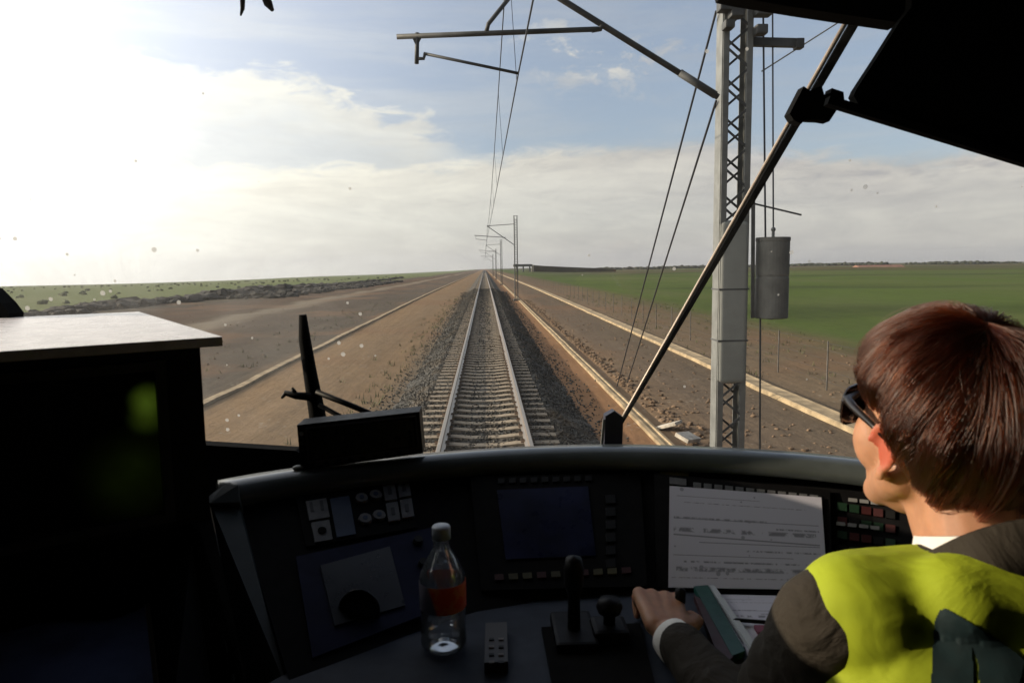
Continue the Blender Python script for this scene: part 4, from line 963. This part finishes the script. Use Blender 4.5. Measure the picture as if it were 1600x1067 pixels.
for k in range(4): z = .02+.011*k; pr += [(R0, z), (R0-.0022, z+.0055)]
pr += [(R0, .066), (R0-.001, .07), (R0-.001, .118), (R0, .122), (R0-.001, .128), (.030, .142), (.0215, .158), (.0145, .170), (.0135, .174), (.0135, .188)]
bm = bmesh.new(); lathe(bm, pr, cB, 40); parts(bm, 'body', M_pet, bot_, True)
bm = bmesh.new(); lathe(bm, [(R0+.0003, .074), (R0+.0008, .075), (R0+.0008, .117), (R0+.0003, .118)], cB, 40)
def mat_label():
    m = bpy.data.materials.new('bottle_label'); m.use_nodes = True; nb = NB(m.node_tree); p = m.node_tree.nodes['Principled BSDF']; p.inputs['Roughness'].default_value = .4
    v = nb.n('ShaderNodeTexCoord').outputs['Object']; sp = nb.n('ShaderNodeSeparateXYZ'); nb.l(v, sp.inputs[0])
    a = nb.m('SUBTRACT', sp.outputs[0], cB.x); f = nb.ss(nb.m('ADD', a, nb.m('MULTIPLY', nb.m('SUBTRACT', sp.outputs[2], ZD+.1), .3)), -.018, -.012)
    nb.l(nb.mix(f, (.16, .15, .2), nb.mix(nb.ss(nb.noise(v, 60, 2), .5, .6), (.60, .075, .018), (.62, .16, .04))), p.inputs['Base Color']); return m
parts(bm, 'label', mat_label(), bot_, True)
bm = bmesh.new(); lathe(bm, [(0, .207), (.0135, .207), (.0152, .204), (.0152, .186), (.0135, .186)], cB, 28); cp_ = parts(bm, 'cap', mat('white_cap', (.36, .40, .46), .4), bot_, True)

# small display box on the lip
db = empty('radio_display', W(560, 735, 1.43), 'small black display box standing on the console lip', 'display box')
fr0 = [W(464, 664, 1.43), W(655, 643, 1.50), W(661, 708, 1.50), W(470, 735, 1.43)]
bm = bmesh.new(); prism(bm, fr0, (0.0, .06, 0.0)); parts(bm, 'body', M_black, db, bevel=.005)
nn = (fr0[1]-fr0[0]).cross(fr0[3]-fr0[0]).normalized(); nn = nn if nn.y < 0 else -nn
def on(q, u, v): return fr0[0].lerp(fr0[1], u).lerp(fr0[3].lerp(fr0[2], u), v)
bm = bmesh.new(); prism(bm, [on(0, u, v)+nn*.001 for u, v in ((.09, .16), (.94, .16), (.94, .78), (.09, .78))], nn*.003); parts(bm, 'screen', mat('dim_screen', (0.022, 0.026, 0.020), .3, .6, 30), db)
for k in range(4):
    c = on(0, .03, .2+.2*k); bm = bmesh.new(); ell(bm, c+nn*.002, (.0045, .003, .0045), u=10, v=8); parts(bm, 'screw', M_grey if k == 0 else M_black, db, True)
bm = bmesh.new()
for a_ in ((.06, .08, .97, .12), (.06, .82, .97, .86), (.06, .12, .075, .82), (.955, .12, .97, .82)): prism(bm, [on(0, a_[0], a_[1])+nn*.001, on(0, a_[2], a_[1])+nn*.001, on(0, a_[2], a_[3])+nn*.001, on(0, a_[0], a_[3])+nn*.001], nn*.005)
parts(bm, 'rim', M_btn2, db)
for k in range(8):
    bm = bmesh.new(); prism(bm, [on(0, u, v)+nn*.001 for u, v in ((.12+.1*k, .84), (.18+.1*k, .84), (.18+.1*k, .93), (.12+.1*k, .93))], nn*.003); parts(bm, 'button', M_btn2, db)
bm = bmesh.new(); c = onZ(466, 731, ZL+.004); ell(bm, c, (.012, .008, .006)); tag(parts(bm, 'screw_knob', M_grey, None, True), 'small bright screw knob on the lip at the display box corner', 'knob')

# ------------------------------------------------------------------ monitor on the left
mon = empty('monitor', onZ(200, 520, 2.5), 'big black boxed monitor with sunlit top on the left', 'monitor')
zt = 2.80; fR = onZ(347, 526, zt); fL = onZ(0, 549, zt); dF = (fL-fR).normalized(); dB = Vector((-dF.y, dF.x, 0)); dB = dB if dB.y > 0 else -dB
bR = onZ(217, 487, zt)
fLL = fR+dF*0.75; bLL = bR+dF*0.75
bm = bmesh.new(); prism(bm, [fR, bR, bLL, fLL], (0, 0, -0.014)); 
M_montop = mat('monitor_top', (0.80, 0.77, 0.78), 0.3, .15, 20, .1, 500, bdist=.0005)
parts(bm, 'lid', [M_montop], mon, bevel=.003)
# body: inset from the lid
bRf = onZ(312, 536, zt-.014)
bm = bmesh.new(); q0 = bRf; q1 = bRf+(bR-fR)*.72; prism(bm, [q0, q1, q1+dF*.70, q0+dF*.70], (0, 0, -(0.285))); parts(bm, 'housing', M_black, mon, bevel=.006)
fn = Vector((dF.y, -dF.x, 0)); fn = fn if fn.y < 0 else -fn
def mf(u, v, o=0.0): return bRf + dF*u + Vector((0, 0, -v)) + fn*o
def frame(bm, u0, v0, u1, v1, w, o0, o1):
    for a in ((u0, v0, u1, v0+w), (u0, v1-w, u1, v1), (u0, v0+w, u0+w, v1-w), (u1-w, v0+w, u1, v1-w)):
        prism(bm, [mf(a[0], a[1], o0), mf(a[2], a[1], o0), mf(a[2], a[3], o0), mf(a[0], a[3], o0)], fn*(o1-o0))
bm = bmesh.new(); frame(bm, .052, .022, .62, .272, .014, .001, .010); parts(bm, 'bezel', mat('monitor_bezel', (.025, .025, .025), .5, .2, 20), mon, bevel=.001)
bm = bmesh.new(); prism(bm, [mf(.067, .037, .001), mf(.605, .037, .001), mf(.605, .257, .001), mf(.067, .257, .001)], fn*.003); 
ms_ = bpy.data.materials.new('monitor_screen'); ms_.use_nodes = True; nb = NB(ms_.node_tree); pq = ms_.node_tree.nodes['Principled BSDF']; pq.inputs['Base Color'].default_value = (.006, .006, .006, 1); pq.inputs['Roughness'].default_value = .2; pq.inputs['Specular IOR Level'].default_value = .3
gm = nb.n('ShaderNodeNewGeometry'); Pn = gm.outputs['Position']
def reflect_spot(c, r, st):
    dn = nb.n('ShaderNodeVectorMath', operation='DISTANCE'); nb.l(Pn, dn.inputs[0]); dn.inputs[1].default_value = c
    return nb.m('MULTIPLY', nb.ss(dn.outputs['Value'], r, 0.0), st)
e1 = nb.m('MULTIPLY', nb.m('ADD', reflect_spot(mf(.080, .080), .032, .045), nb.m('ADD', reflect_spot(mf(.080, .105), .035, .022), reflect_spot(mf(.105, .19), .085, .004))), nb.m('MULTIPLY_ADD', nb.noise(Pn, 25, 3), 1.2, .4))  # blurred green reflection of a hi-vis vest, painted in as emission
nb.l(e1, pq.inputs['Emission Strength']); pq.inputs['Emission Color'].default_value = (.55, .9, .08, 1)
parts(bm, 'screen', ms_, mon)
# stand column below and side desk
bm = bmesh.new(); q0 = mf(-.045, .286); prism(bm, [q0+dB*.24, q0+dB*.40, q0+dB*.40+dF*.5, q0+dB*.24+dF*.5], (0, 0, -.20)); parts(bm, 'stand', M_blackm, mon, bevel=.004)
sdk = empty('side_desk', onZ(120, 1000, 2.25), 'low dark blue grey desk under the monitor', 'desk')
z0 = 2.30
bm = bmesh.new(); prism(bm, [onZ(-120, 985, z0), onZ(0, 952, z0), onZ(170, 905, z0+.0), onZ(222, 905, z0), onZ(240, 1067, z0), onZ(250, 1180, z0), onZ(-120, 1180, z0)], (0, 0, -.04)); parts(bm, 'desk_top', mat('blue_grey_top', (.13, .15, .25), .6, .4, 6, spec=.3), sdk, bevel=.004)
bm = bmesh.new(); prism(bm, [onZ(226, 870, 2.32), onZ(300, 850, 2.40), onZ(345, 1180, 2.2), onZ(262, 1180, 2.30)], (0, .03, -.5)); parts(bm, 'side_panel', M_blackm, sdk)

# ================================================================== THE DRIVER
def rotz(a): return Matrix.Rotation(a, 3, 'Z')
E = W(1381, 692, 0.82)                              # left ear
HR = rotz(rad(6)) @ Matrix.Rotation(rad(5), 3, 'X')  # head turned a little left, chin slightly up
HC = E - HR @ Vector((-0.082, -0.005, 0.006))
HS = 1.03
def hp(x, y, z): return HC + HR @ Vector((x, y, z))*HS
_nb = NB(M_skin.node_tree); _p = M_skin.node_tree.nodes['Principled BSDF']; _src = _p.inputs['Base Color'].links[0].from_socket
_g = _nb.n('ShaderNodeNewGeometry'); _f = None
for _s in (-1, 1):
    _d = _nb.n('ShaderNodeVectorMath', operation='DISTANCE'); _nb.l(_g.outputs['Position'], _d.inputs[0]); _d.inputs[1].default_value = hp(_s*.086, -.010, .002)
    _k = _nb.ss(_d.outputs['Value'], .036, .016); _f = _k if _f is None else _nb.m('MAXIMUM', _f, _k)
_nb.l(_nb.mix(_nb.m('MULTIPLY', _f, .8), _src, (0.45, 0.075, 0.04)), _p.inputs['Base Color'])  # red of sunlight through the ears painted into the skin colour
per = empty('person', (HC.x, HC.y-.1, 1.5), 'driver in yellow hi vis vest, dark jacket and sunglasses, seen from behind', 'person')
NB_ = HC + Vector((0.01, -0.060, -0.118))            # base of the neck
SHL = W(1302, 968, 0.77); SHR = NB_ + Vector((NB_.x-SHL.x+.0, NB_.y-SHL.y-.02, -(NB_.z-SHL.z)))
SHR = NB_ + Vector((0.185, -0.02, -0.080))
EL = W(1195, 1150, 0.90); WR = W(1046, 993, 1.12)
HIP = Vector((NB_.x-.01, NB_.y-.10, 2.00))
CH = NB_ + Vector((0, -.015, -.17)); BL = (CH+HIP)/2 + Vector((0, .0, -.02))
ELR = SHR+Vector((.05, .12, -.27)); WRR = ELR+Vector((-.12, .22, .03))
KL = HIP+Vector((-.13, .42, .02)); KR = HIP+Vector((.13, .42, .02)); AL = KL+Vector((0, .06, -.42)); AR = KR+Vector((0, .06, -.42))
# body, one continuous skin
bm = bmesh.new()
ell(bm, hp(0, -.012, .035), tuple(HS*q_ for q_ in (.077, .098, .092)), HR)      # skull
ell(bm, hp(0, .035, .01), tuple(HS*q_ for q_ in (.066, .062, .085)), HR)        # face
ell(bm, hp(0, .045, -.055), tuple(HS*q_ for q_ in (.050, .052, .050)), HR)      # lower face
cap(bm, hp(-.048, .005, -.040), .026, hp(-.018, .072, -.085), .022); cap(bm, hp(.048, .005, -.040), .026, hp(.018, .072, -.085), .022)   # jaw
ell(bm, hp(0, .080, -.090), tuple(HS*q_ for q_ in (.022, .018, .018)), HR)      # chin
cap(bm, hp(0, .093, .030), .008, hp(0, .115, -.010), .012); ell(bm, hp(-.011, .103, -.016), tuple(HS*q_ for q_ in (.009, .010, .007)), HR); ell(bm, hp(.011, .103, -.016), tuple(HS*q_ for q_ in (.009, .010, .007)), HR)
ell(bm, hp(0, .096, -.044), tuple(HS*q_ for q_ in (.024, .010, .006)), HR); ell(bm, hp(0, .094, -.055), tuple(HS*q_ for q_ in (.020, .010, .007)), HR)     # lips
for s in (-1, 1):
    ell(bm, hp(s*.030, .086, .026), tuple(HS*q_ for q_ in (.013, .010, .011)), HR); cap(bm, hp(s*.012, .094, .045), .007, hp(s*.045, .080, .046), .006); ell(bm, hp(s*.038, .055, -.012), tuple(HS*q_ for q_ in (.030, .036, .044)), HR)
cap(bm, hp(0, -.035, -.03), .050, NB_+Vector((0, -.005, -.01)), .056)                 # neck
cap(bm, hp(0, -.005, -.055), .045, NB_+Vector((0, .022, .0)), .052)
ell(bm, CH, (.165, .105, .17)); ell(bm, BL, (.15, .11, .20)); ell(bm, HIP+Vector((0, 0, .02)), (.165, .13, .11))
cap(bm, NB_+Vector((-.025, -.02, -.045)), .042, SHL, .046); cap(bm, NB_+Vector((.025, -.02, -.045)), .042, SHR, .046)
cap(bm, SHL, .040, EL, .030); cap(bm, EL, .030, WR, .025); cap(bm, SHR, .052, ELR, .040); cap(bm, ELR, .038, WRR, .026)
for a, k_, f_ in ((-.09, KL, AL), (.09, KR, AR)):
    cap(bm, HIP+Vector((a, .03, 0)), .085, k_, .058); cap(bm, k_, .055, f_, .038); cap(bm, f_+Vector((0, 0, -.02)), .035, f_+Vector((0, .16, -.04)), .028)
# left hand resting on the desk, back of the hand up, fingers curled
def hand(wr, fwd, up, side, s=1.0, curl=0.5):
    """side = direction of the thumb"""
    fwd, up, side = fwd.normalized(), up.normalized(), side.normalized()
    def q(a, c, e): return wr + fwd*a*s + side*c*s + up*e*s
    for c in (-.030, -.011, .010, .028): cap(bm, q(.012, c*.6, 0), .015*s, q(.082, c, .004), .0115*s, 10)
    ell(bm, q(.05, 0, -.002), (.036*s, .044*s, .015*s), Matrix((side, fwd, up)).transposed())
    for i, (c, l) in enumerate(((.028, .066), (.010, .074), (-.011, .068), (-.030, .052))):
        a = q(.084, c, .004); ang = curl
        p0 = a
        for sg, (ln, rr) in enumerate(((.45, .0098), (.32, .0088), (.26, .0078))):
            d = fwd*math.cos(ang) - up*math.sin(ang); p1 = p0 + d*l*ln*s; cap(bm, p0, rr*s, p1, rr*.92*s, 10); p0 = p1; ang += curl*1.05
    a = q(.022, .028, -.004); m_ = q(.052, .052, -.010); t_ = q(.080, .050, -.020)
    cap(bm, a, .0155*s, m_, .0118*s, 10); cap(bm, m_, .0112*s, t_, .0090*s, 10)
fd = Vector((.06, 1, .12)); up = Vector((0, -.12, 1)); hand(WR+Vector((0.0, .004, 0.004)), fd, up, Vector((1, -.06, -.15)), 1.12, .80)
hand(WRR, Vector((-.3, 1, 0)), Vector((0, 0, 1)), Vector((-1, -.3, 0)), .95, .5)
# ears
for s in (-1, 1):
    c = Vector((s*.079, -.004, -.004)); n = 18; pts = []
    for k in range(n+1):
        a = rad(-70+250*k/n) if 1 else 0
        pts.append(hp(c.x+s*(.004+.006*max(0, -math.cos(a))), c.y-.014*math.cos(a-rad(0))*1.0, c.z+.003+.026*math.sin(a)) if 0 else hp(s*(.080+.007*(0.5-0.5*math.cos(a+.4))), c.y-.0155*math.cos(a)-.004, c.z+.006+.025*math.sin(a)))
    tube(bm, pts, .0046, 8); ell(bm, hp(s*.081, -.006, -.030), tuple(HS*q_ for q_ in (.0055, .008, .010)), HR); ell(bm, hp(s*.079, -.006, .002), tuple(HS*q_ for q_ in (.004, .013, .024)), HR)
body = blob('body', bm, .0044, M_skin, per, 3)
body['label'] = 'bare skin of face, neck and hand'

# clothing
def fold(amp, sc, mask=None):
    def f(co, n):
        k = noise.noise(co*sc)*.6 + noise.noise(co*sc*2.3+Vector((5, 0, 0)))*.3
        return co + n*(k*amp)
    return f
bm = bmesh.new()
ell(bm, NB_+Vector((-.01, -.040, -.135)), (.186, .088, .100)); ell(bm, CH, (.182, .122, .185)); ell(bm, BL, (.168, .13, .21)); ell(bm, HIP+Vector((0, 0, .03)), (.18, .145, .12))
cap(bm, NB_+Vector((-.035, -.012, -.035)), .057, SHL, .060); cap(bm, NB_+Vector((.035, -.012, -.035)), .057, SHR, .066)
cap(bm, SHL, .060, EL+Vector((0, 0, .01)), .048)
fw = (WR-EL).normalized(); cap(bm, EL, .047, WR-fw*.040, .037)
cap(bm, SHR, .066, ELR, .055); cap(bm, ELR, .053, WRR+(ELR-WRR).normalized()*.04, .040)
def slv(co, n):
    """sleeve wrinkles run round the arm"""
    t = (co-SHL).dot((EL-SHL).normalized()); d = ((co-SHL)-(EL-SHL).normalized()*t).length
    k = noise.noise(co*9)*.007 + noise.noise(co*22)*.003 + .002
    if d < .10 and 0.0 < t: k += .006*math.sin(t*80+5*noise.noise(co*8)) * min(1, t/.06)
    return co+n*k
jacket = blob('jacket', bm, .0065, M_jacket, per, 3, slv)
# jacket collar, shirt collar: bands round the neck
def collar(name, m, r0, r1, zlo, zhi, tilt, open_deg, parent, thick=.004, cyo=0.0):
    bm = bmesh.new(); n = 40; c = NB_; rg = []
    for k in range(n+1):
        a = rad(90+open_deg/2) + rad(360-open_deg)*k/n
        d = Vector((math.cos(a), math.sin(a), 0)); fz = -tilt*(0.5+0.5*math.sin(a))
        p = [c+Vector((d.x*r0*1.05, d.y*r0+cyo, zlo+fz)), c+Vector((d.x*r1, d.y*r1+cyo, zhi+fz*.7))]
        rg.append([bm.verts.new(p[0]), bm.verts.new(p[1]), bm.verts.new(p[1]+d*thick+Vector((0, 0, -.001))), bm.verts.new(p[0]+d*thick*2)])
    for A_, B_ in zip(rg, rg[1:]):
        for k in range(4): bm.faces.new((A_[k], A_[(k+1) % 4], B_[(k+1) % 4], B_[k]))
    bm.faces.new(rg[0]); bm.faces.new(rg[-1][::-1]); return parts(bm, name, m, parent, True)
shc = collar('shirt_collar', M_shirt, .069, .064, -.05, .054, .072, 30, per, .003)
jc = collar('jacket_collar', M_jacket, .082, .071, -.005, .074, .205, 90, per, .006)
# shirt cuff
bm = bmesh.new(); cdir = fw; pc = WR-fw*.030
tube(bm, [WR-fw*.06, WR-fw*.025, WR-fw*.004], [.030, .0345, .0325], 24); parts(bm, 'shirt_cuff', M_shirt, per, True)
# vest: torso shell without sleeves
bm = bmesh.new()
ell(bm, NB_+Vector((-.012, -.046, -.130)), (.200, .112, .122)); cap(bm, NB_+Vector((-.07, -.056, -.022)), .056, NB_+Vector((.09, -.056, -.022)), .056); ell(bm, CH+Vector((0, -.004, 0)), (.180, .134, .195)); ell(bm, BL+Vector((0, -.004, 0)), (.180, .142, .215))
cap(bm, NB_+Vector((-.040, -.016, -.045)), .068, SHL.lerp(NB_, .18)+Vector((0, -.008, -.004)), .072); cap(bm, NB_+Vector((.040, -.016, -.045)), .068, SHR.lerp(NB_, .18)+Vector((0, -.008, -.004)), .072)
def vf(co, n):
    return co+n*(noise.noise(co*7)*.006+noise.noise(co*19)*.0035)
vest = blob('vest', bm, .0065, M_vest, per, 3, vf)
VB = bvh_of(vest)
# dark teal emblem printed on the back
def inpoly(x, y, P_):
    c = False; j = len(P_)-1
    for i in range(len(P_)):
        if (P_[i][1] > y) != (P_[j][1] > y) and x < (P_[j][0]-P_[i][0])*(y-P_[i][1])/(P_[j][1]-P_[i][1])+P_[i][0]: c = not c
        j = i
    return c
pA = [(1468, 953), (1478, 950), (1500, 962), (1545, 990), (1590, 1022), (1600, 1034), (1596, 1050), (1585, 1085), (1530, 1085), (1528, 1040), (1520, 1012), (1517, 1012), (1521, 1050), (1520, 1085), (1454, 1085), (1456, 1020), (1460, 970)]
pB = [(1516, 1010), (1521, 1040), (1523, 1085), (1472, 1085), (1484, 1060), (1500, 1037)]
def decal(polys, bv, m, name, parent, step=2.0):
    bm = bmesh.new(); vd = {}
    xs = [p[0] for P_ in polys for p in P_]; ysq = [p[1] for P_ in polys for p in P_]
    def v(i, j):
        if (i, j) not in vd:
            h_ = hit(i*step, j*step, bv); vd[(i, j)] = bm.verts.new(h_[0]+h_[1]*.0015) if h_ else None
        return vd[(i, j)]
    for i in range(int(min(xs)/step), int(max(xs)/step)+1):
        for j in range(int(min(ysq)/step), int(max(ysq)/step)+1):
            if any(inpoly((i+.5)*step, (j+.5)*step, P_) for P_ in polys):
                q = [v(i, j), v(i, j+1), v(i+1, j+1), v(i+1, j)]
                if all(q): bm.faces.new(q)
    me = bpy.data.meshes.new(name); bmesh.ops.recalc_face_normals(bm, faces=bm.faces); bm.to_mesh(me); bm.free(); return mesh_obj(name, me, m, parent, True)
decal([pA], VB, M_teal, 'emblem', vest); 

# sunglasses
M_lens = mat('sunglass_lens', (0.008, 0.006, 0.005), 0.08); M_frame = mat('sunglass_frame', (0.012, 0.009, 0.008), 0.3)
gg = parts(bmesh.new(), 'sunglasses', M_frame, per) if 0 else None
bm = bmesh.new()
tube(bm, [hp(-.083, -.010, .014), hp(-.084, .010, .022), hp(-.079, .055, .030), hp(-.070, .082, .032), hp(-.040, .103, .034), hp(0, .110, .030), hp(.040, .103, .034), hp(.070, .082, .032), hp(.079, .055, .030), hp(.084, .010, .022), hp(.083, -.010, .014)], [.003, .004, .005, .006, .0035, .003, .0035, .006, .005, .004, .003], 8)
gg = parts(bm, 'sunglasses', M_frame, per, True)
for s in (-1, 1):
    bm = bmesh.new(); N = 20; c0 = []
    ring = []
    for k in range(N):
        a = 2*math.pi*k/N; ca, sa = math.cos(a), math.sin(a); x = s*.041+.034*math.copysign(abs(ca)**.7, ca); z = .018+.026*math.copysign(abs(sa)**.75, sa)
        y = .117-.9*(abs(x)**2)*6.5
        ring.append(hp(x, y, z))
    prism(bm, ring, HR @ Vector((0, .003, 0))); parts(bm, 'lens', M_lens, gg, bevel=.0008)

# hair --------------------------------------------------------------
HRx = Matrix.Rotation(rad(-16), 3, 'X')          # crown tipped back
TM_A, TM_V = [0, 30, 55, 72, 84, 92, 100, 115, 140, 180], [84, 86, 89, 90, 86, 86, 106, 134, 149, 149]
def tmax(phi):
    """how far down the hair reaches from the crown, phi = 0 is the front, pi/2 the driver's left"""
    t = abs((phi+math.pi) % (2*math.pi)-math.pi)
    return rad(float(np.interp(math.degrees(t), TM_A, TM_V)))
def hsurf(phi, th_, off):
    d = Vector((-math.sin(phi)*math.sin(th_), math.cos(phi)*math.sin(th_), math.cos(th_)))
    d = HRx.inverted() @ d if 0 else Matrix.Rotation(rad(14), 3, 'X') @ d
    r = Vector((.080+off, .102+off, .097+off))
    k = 1/math.sqrt((d.x/r.x)**2+(d.y/r.y)**2+(d.z/r.z)**2)
    p = d*k
    low = max(0.0, -p.z-.0)
    p = Vector((p.x*(1-low*2.0), p.y*(1-low*1.2), p.z))        # narrows at the nape
    return hp(p.x, p.y-.014, p.z+.038)
def thick(phi, th_):
    t = th_/tmax(phi); return .017*(0.75+0.45*math.sin(min(1, t)*math.pi*.8)) * (1 if t < .85 else 1-.55*(t-.85)/.15)
bm = bmesh.new(); NP, NT = 120, 40; g = []
for i in range(NP):
    phi = 2*math.pi*i/NP; col_ = []
    for j in range(NT+1):
        th_ = tmax(phi)*.985*j/NT; off = thick(phi, th_)*.72 + .0022*noise.noise(Vector((math.cos(phi)*6, math.sin(phi)*6, th_*1.2)))
        col_.append(bm.verts.new(hsurf(phi, th_, off)))
    g.append(col_)
inner = []
for i in range(NP):
    phi = 2*math.pi*i/NP; inner.append([bm.verts.new(hsurf(phi, tmax(phi)*.985*j/NT, -.004)) for j in (NT, NT-6)])
for i in range(NP):
    k = (i+1) % NP
    for j in range(NT): bm.faces.new((g[i][j], g[i][j+1], g[k][j+1], g[k][j]))
    bm.faces.new((g[i][NT], inner[i][0], inner[k][0], g[k][NT])); bm.faces.new((inner[i][0], inner[i][1], inner[k][1], inner[k][0]))
bmesh.ops.remove_doubles(bm, verts=bm.verts, dist=1e-5)
M_haircap = mat('hair_mass', (0.008, 0.003, 0.002), 0.6, .4, 60)
haircap = parts(bm, 'hair', M_haircap, per, True)
M_hair = bpy.data.materials.new('hair_strand'); M_hair.use_nodes = True; nb = NB(M_hair.node_tree); M_hair.node_tree.nodes.clear()
hb = nb.n('ShaderNodeBsdfHairPrincipled'); hb.parametrization = 'COLOR'; hb.inputs['Color'].default_value = (.024, .0054, .0018, 1); hb.inputs['Roughness'].default_value = .28; hb.inputs['Radial Roughness'].default_value = .45; hb.inputs['Random Roughness'].default_value = .3; hb.inputs['Random Color' if 'Random Color' in hb.inputs else 'Random Roughness'].default_value = .35
oo = nb.n('ShaderNodeOutputMaterial'); nb.l(hb.outputs[0], oo.inputs[0])
NS, NPT = 22000, 14
def v_tmax(phi):
    t = np.degrees(np.abs((phi+np.pi) % (2*np.pi)-np.pi)); return np.radians(np.interp(t, TM_A, TM_V))
def v_surf(phi, th_, off):
    d = np.stack((-np.sin(phi)*np.sin(th_), np.cos(phi)*np.sin(th_), np.cos(th_)), -1) @ np.array(Matrix.Rotation(rad(14), 3, 'X')).T
    r = np.stack((.080+off, .102+off, .097+off), -1); p = d/np.sqrt(((d/r)**2).sum(-1))[..., None]
    low = np.maximum(0, -p[..., 2]); q = np.stack((p[..., 0]*(1-low*2.0), p[..., 1]*(1-low*1.2)-.014, p[..., 2]+.038), -1)
    return (q*HS) @ np.array(HR).T + np.array(HC)
def v_thick(phi, th_):
    t = np.abs(th_)/v_tmax(phi); return .017*(0.75+0.45*np.sin(np.minimum(1, t)*math.pi*.8))*np.where(t < .85, 1, 1-.55*(t-.85)/.15)
NC = 380; G = RNG.normal; U = RNG.uniform
ci = RNG.integers(0, NC, NS); cphi = U(0, 2*np.pi, NC)[ci]; cq = U(0, 1, NC)[ci]; cl_l = U(.15, 1.55, NC)[ci]; cl_w = G(0, .16, NC)[ci]; cl_t = U(.74, 1.12, NC)[ci]
phi0 = cphi+G(0, 1, NS)*(.055+.5*np.exp(-cq*6)); T = v_tmax(phi0); t0 = (cq*.95-.13+G(0, .04, NS))*T
t1 = np.minimum(np.maximum(t0, 0)+U(.75, 1.15, NS)*1.15, T*U(.95, 1.05, NS)*cl_t+.02); t1 = np.maximum(t1, t0+.25)
lift = cl_l*U(.8, 1.15, NS); f = np.linspace(0, 1, NPT)[None]; th_ = t0[:, None]+(t1-t0)[:, None]*f
m0 = (phi0 % (2*np.pi)); swp = np.where((m0 > .1) & (m0 < 2.6), -.16, .10)
phi = phi0[:, None]*(1-.55*f)+cphi[:, None]*(.55*f)+(cl_w[:, None]+swp[:, None]*np.sin(f*1.6)+.9*np.exp(-np.maximum(th_, 0)*3.0))*f*np.clip(th_*2, 0, .5)
th2 = np.minimum(th_, v_tmax(phi)*1.06)
off = v_thick(phi, th2)*lift[:, None]*(.35+.65*np.minimum(1, f*2.2))+.0018*np.sin(f*7+cphi[:, None]*31)
pos = v_surf(phi, th2, off).astype(np.float32); rd = (np.ones((NS, 1))*.00034*(1-.75*f**3)).astype(np.float32)
hc = bpy.data.hair_curves.new('hair_strands'); hc.add_curves([NPT]*NS)
hc.attributes['position'].data.foreach_set('vector', pos.ravel())
ra = hc.attributes.get('radius') or hc.attributes.new('radius', 'FLOAT', 'POINT'); ra.data.foreach_set('value', rd.ravel())
hc.materials.append(M_hair)
ho = bpy.data.objects.new('hair_strands', hc); COL.objects.link(ho); ho.parent = haircap; ho.matrix_parent_inverse = Matrix.Identity(4) if 0 else Matrix.Identity(4)
# trousers and shoes as clothing of the hidden lower body
bm = bmesh.new(); ell(bm, HIP+Vector((0, 0, 0)), (.178, .142, .115))
for a, k_, f_ in ((-.09, KL, AL), (.09, KR, AR)): cap(bm, HIP+Vector((a, .03, 0)), .095, k_, .068); cap(bm, k_, .066, f_+Vector((0, 0, .02)), .052)
blob('trousers', bm, .009, M_jacket, per, 3)
for f_ in (AL, AR):
    bm = bmesh.new(); cap(bm, f_+Vector((0, 0, -.02)), .042, f_+Vector((0, .17, -.04)), .036); blob('shoe', bm, .007, M_blackm, per, 2)
# driver's seat
seat = empty('swivel_chair', (HIP.x, HIP.y, 1.5), 'dark swivel chair under the driver', 'chair')
bm = bmesh.new(); box(bm, HIP+Vector((-.25, -.20, -.19)), HIP+Vector((.25, .30, -.105))); parts(bm, 'seat_cushion', M_blackm, seat, bevel=.02)
bm = bmesh.new(); box(bm, HIP+Vector((-.23, -.27, -.15)), HIP+Vector((.23, -.17, .20))); parts(bm, 'backrest', M_blackm, seat, bevel=.03)
bm = bmesh.new(); lathe(bm, [(0, 0), (.22, 0), (.22, .03), (.05, .05), (.05, HIP.z-.19-1.5), (0, HIP.z-.19-1.5)], (HIP.x, HIP.y, 1.5), 24); parts(bm, 'pedestal', M_black, seat)

# ------------------------------------------------------------------ air
bm = bmesh.new(); box(bm, (-3500, -60, -260), (3500, 4500, 60))
hm = bpy.data.materials.new('haze'); hm.use_nodes = True; nb = NB(hm.node_tree); hm.node_tree.nodes.clear()
pv = nb.n('ShaderNodeVolumePrincipled'); pv.inputs['Color'].default_value = (.80, .84, .92, 1); pv.inputs['Density'].default_value = 0.00012; pv.inputs['Anisotropy'].default_value = 0.3
oo = nb.n('ShaderNodeOutputMaterial'); nb.l(pv.outputs[0], oo.inputs['Volume'])
tag(parts(bm, 'haze', hm), 'thin pale haze in the air over the plain', 'haze', kind='stuff')
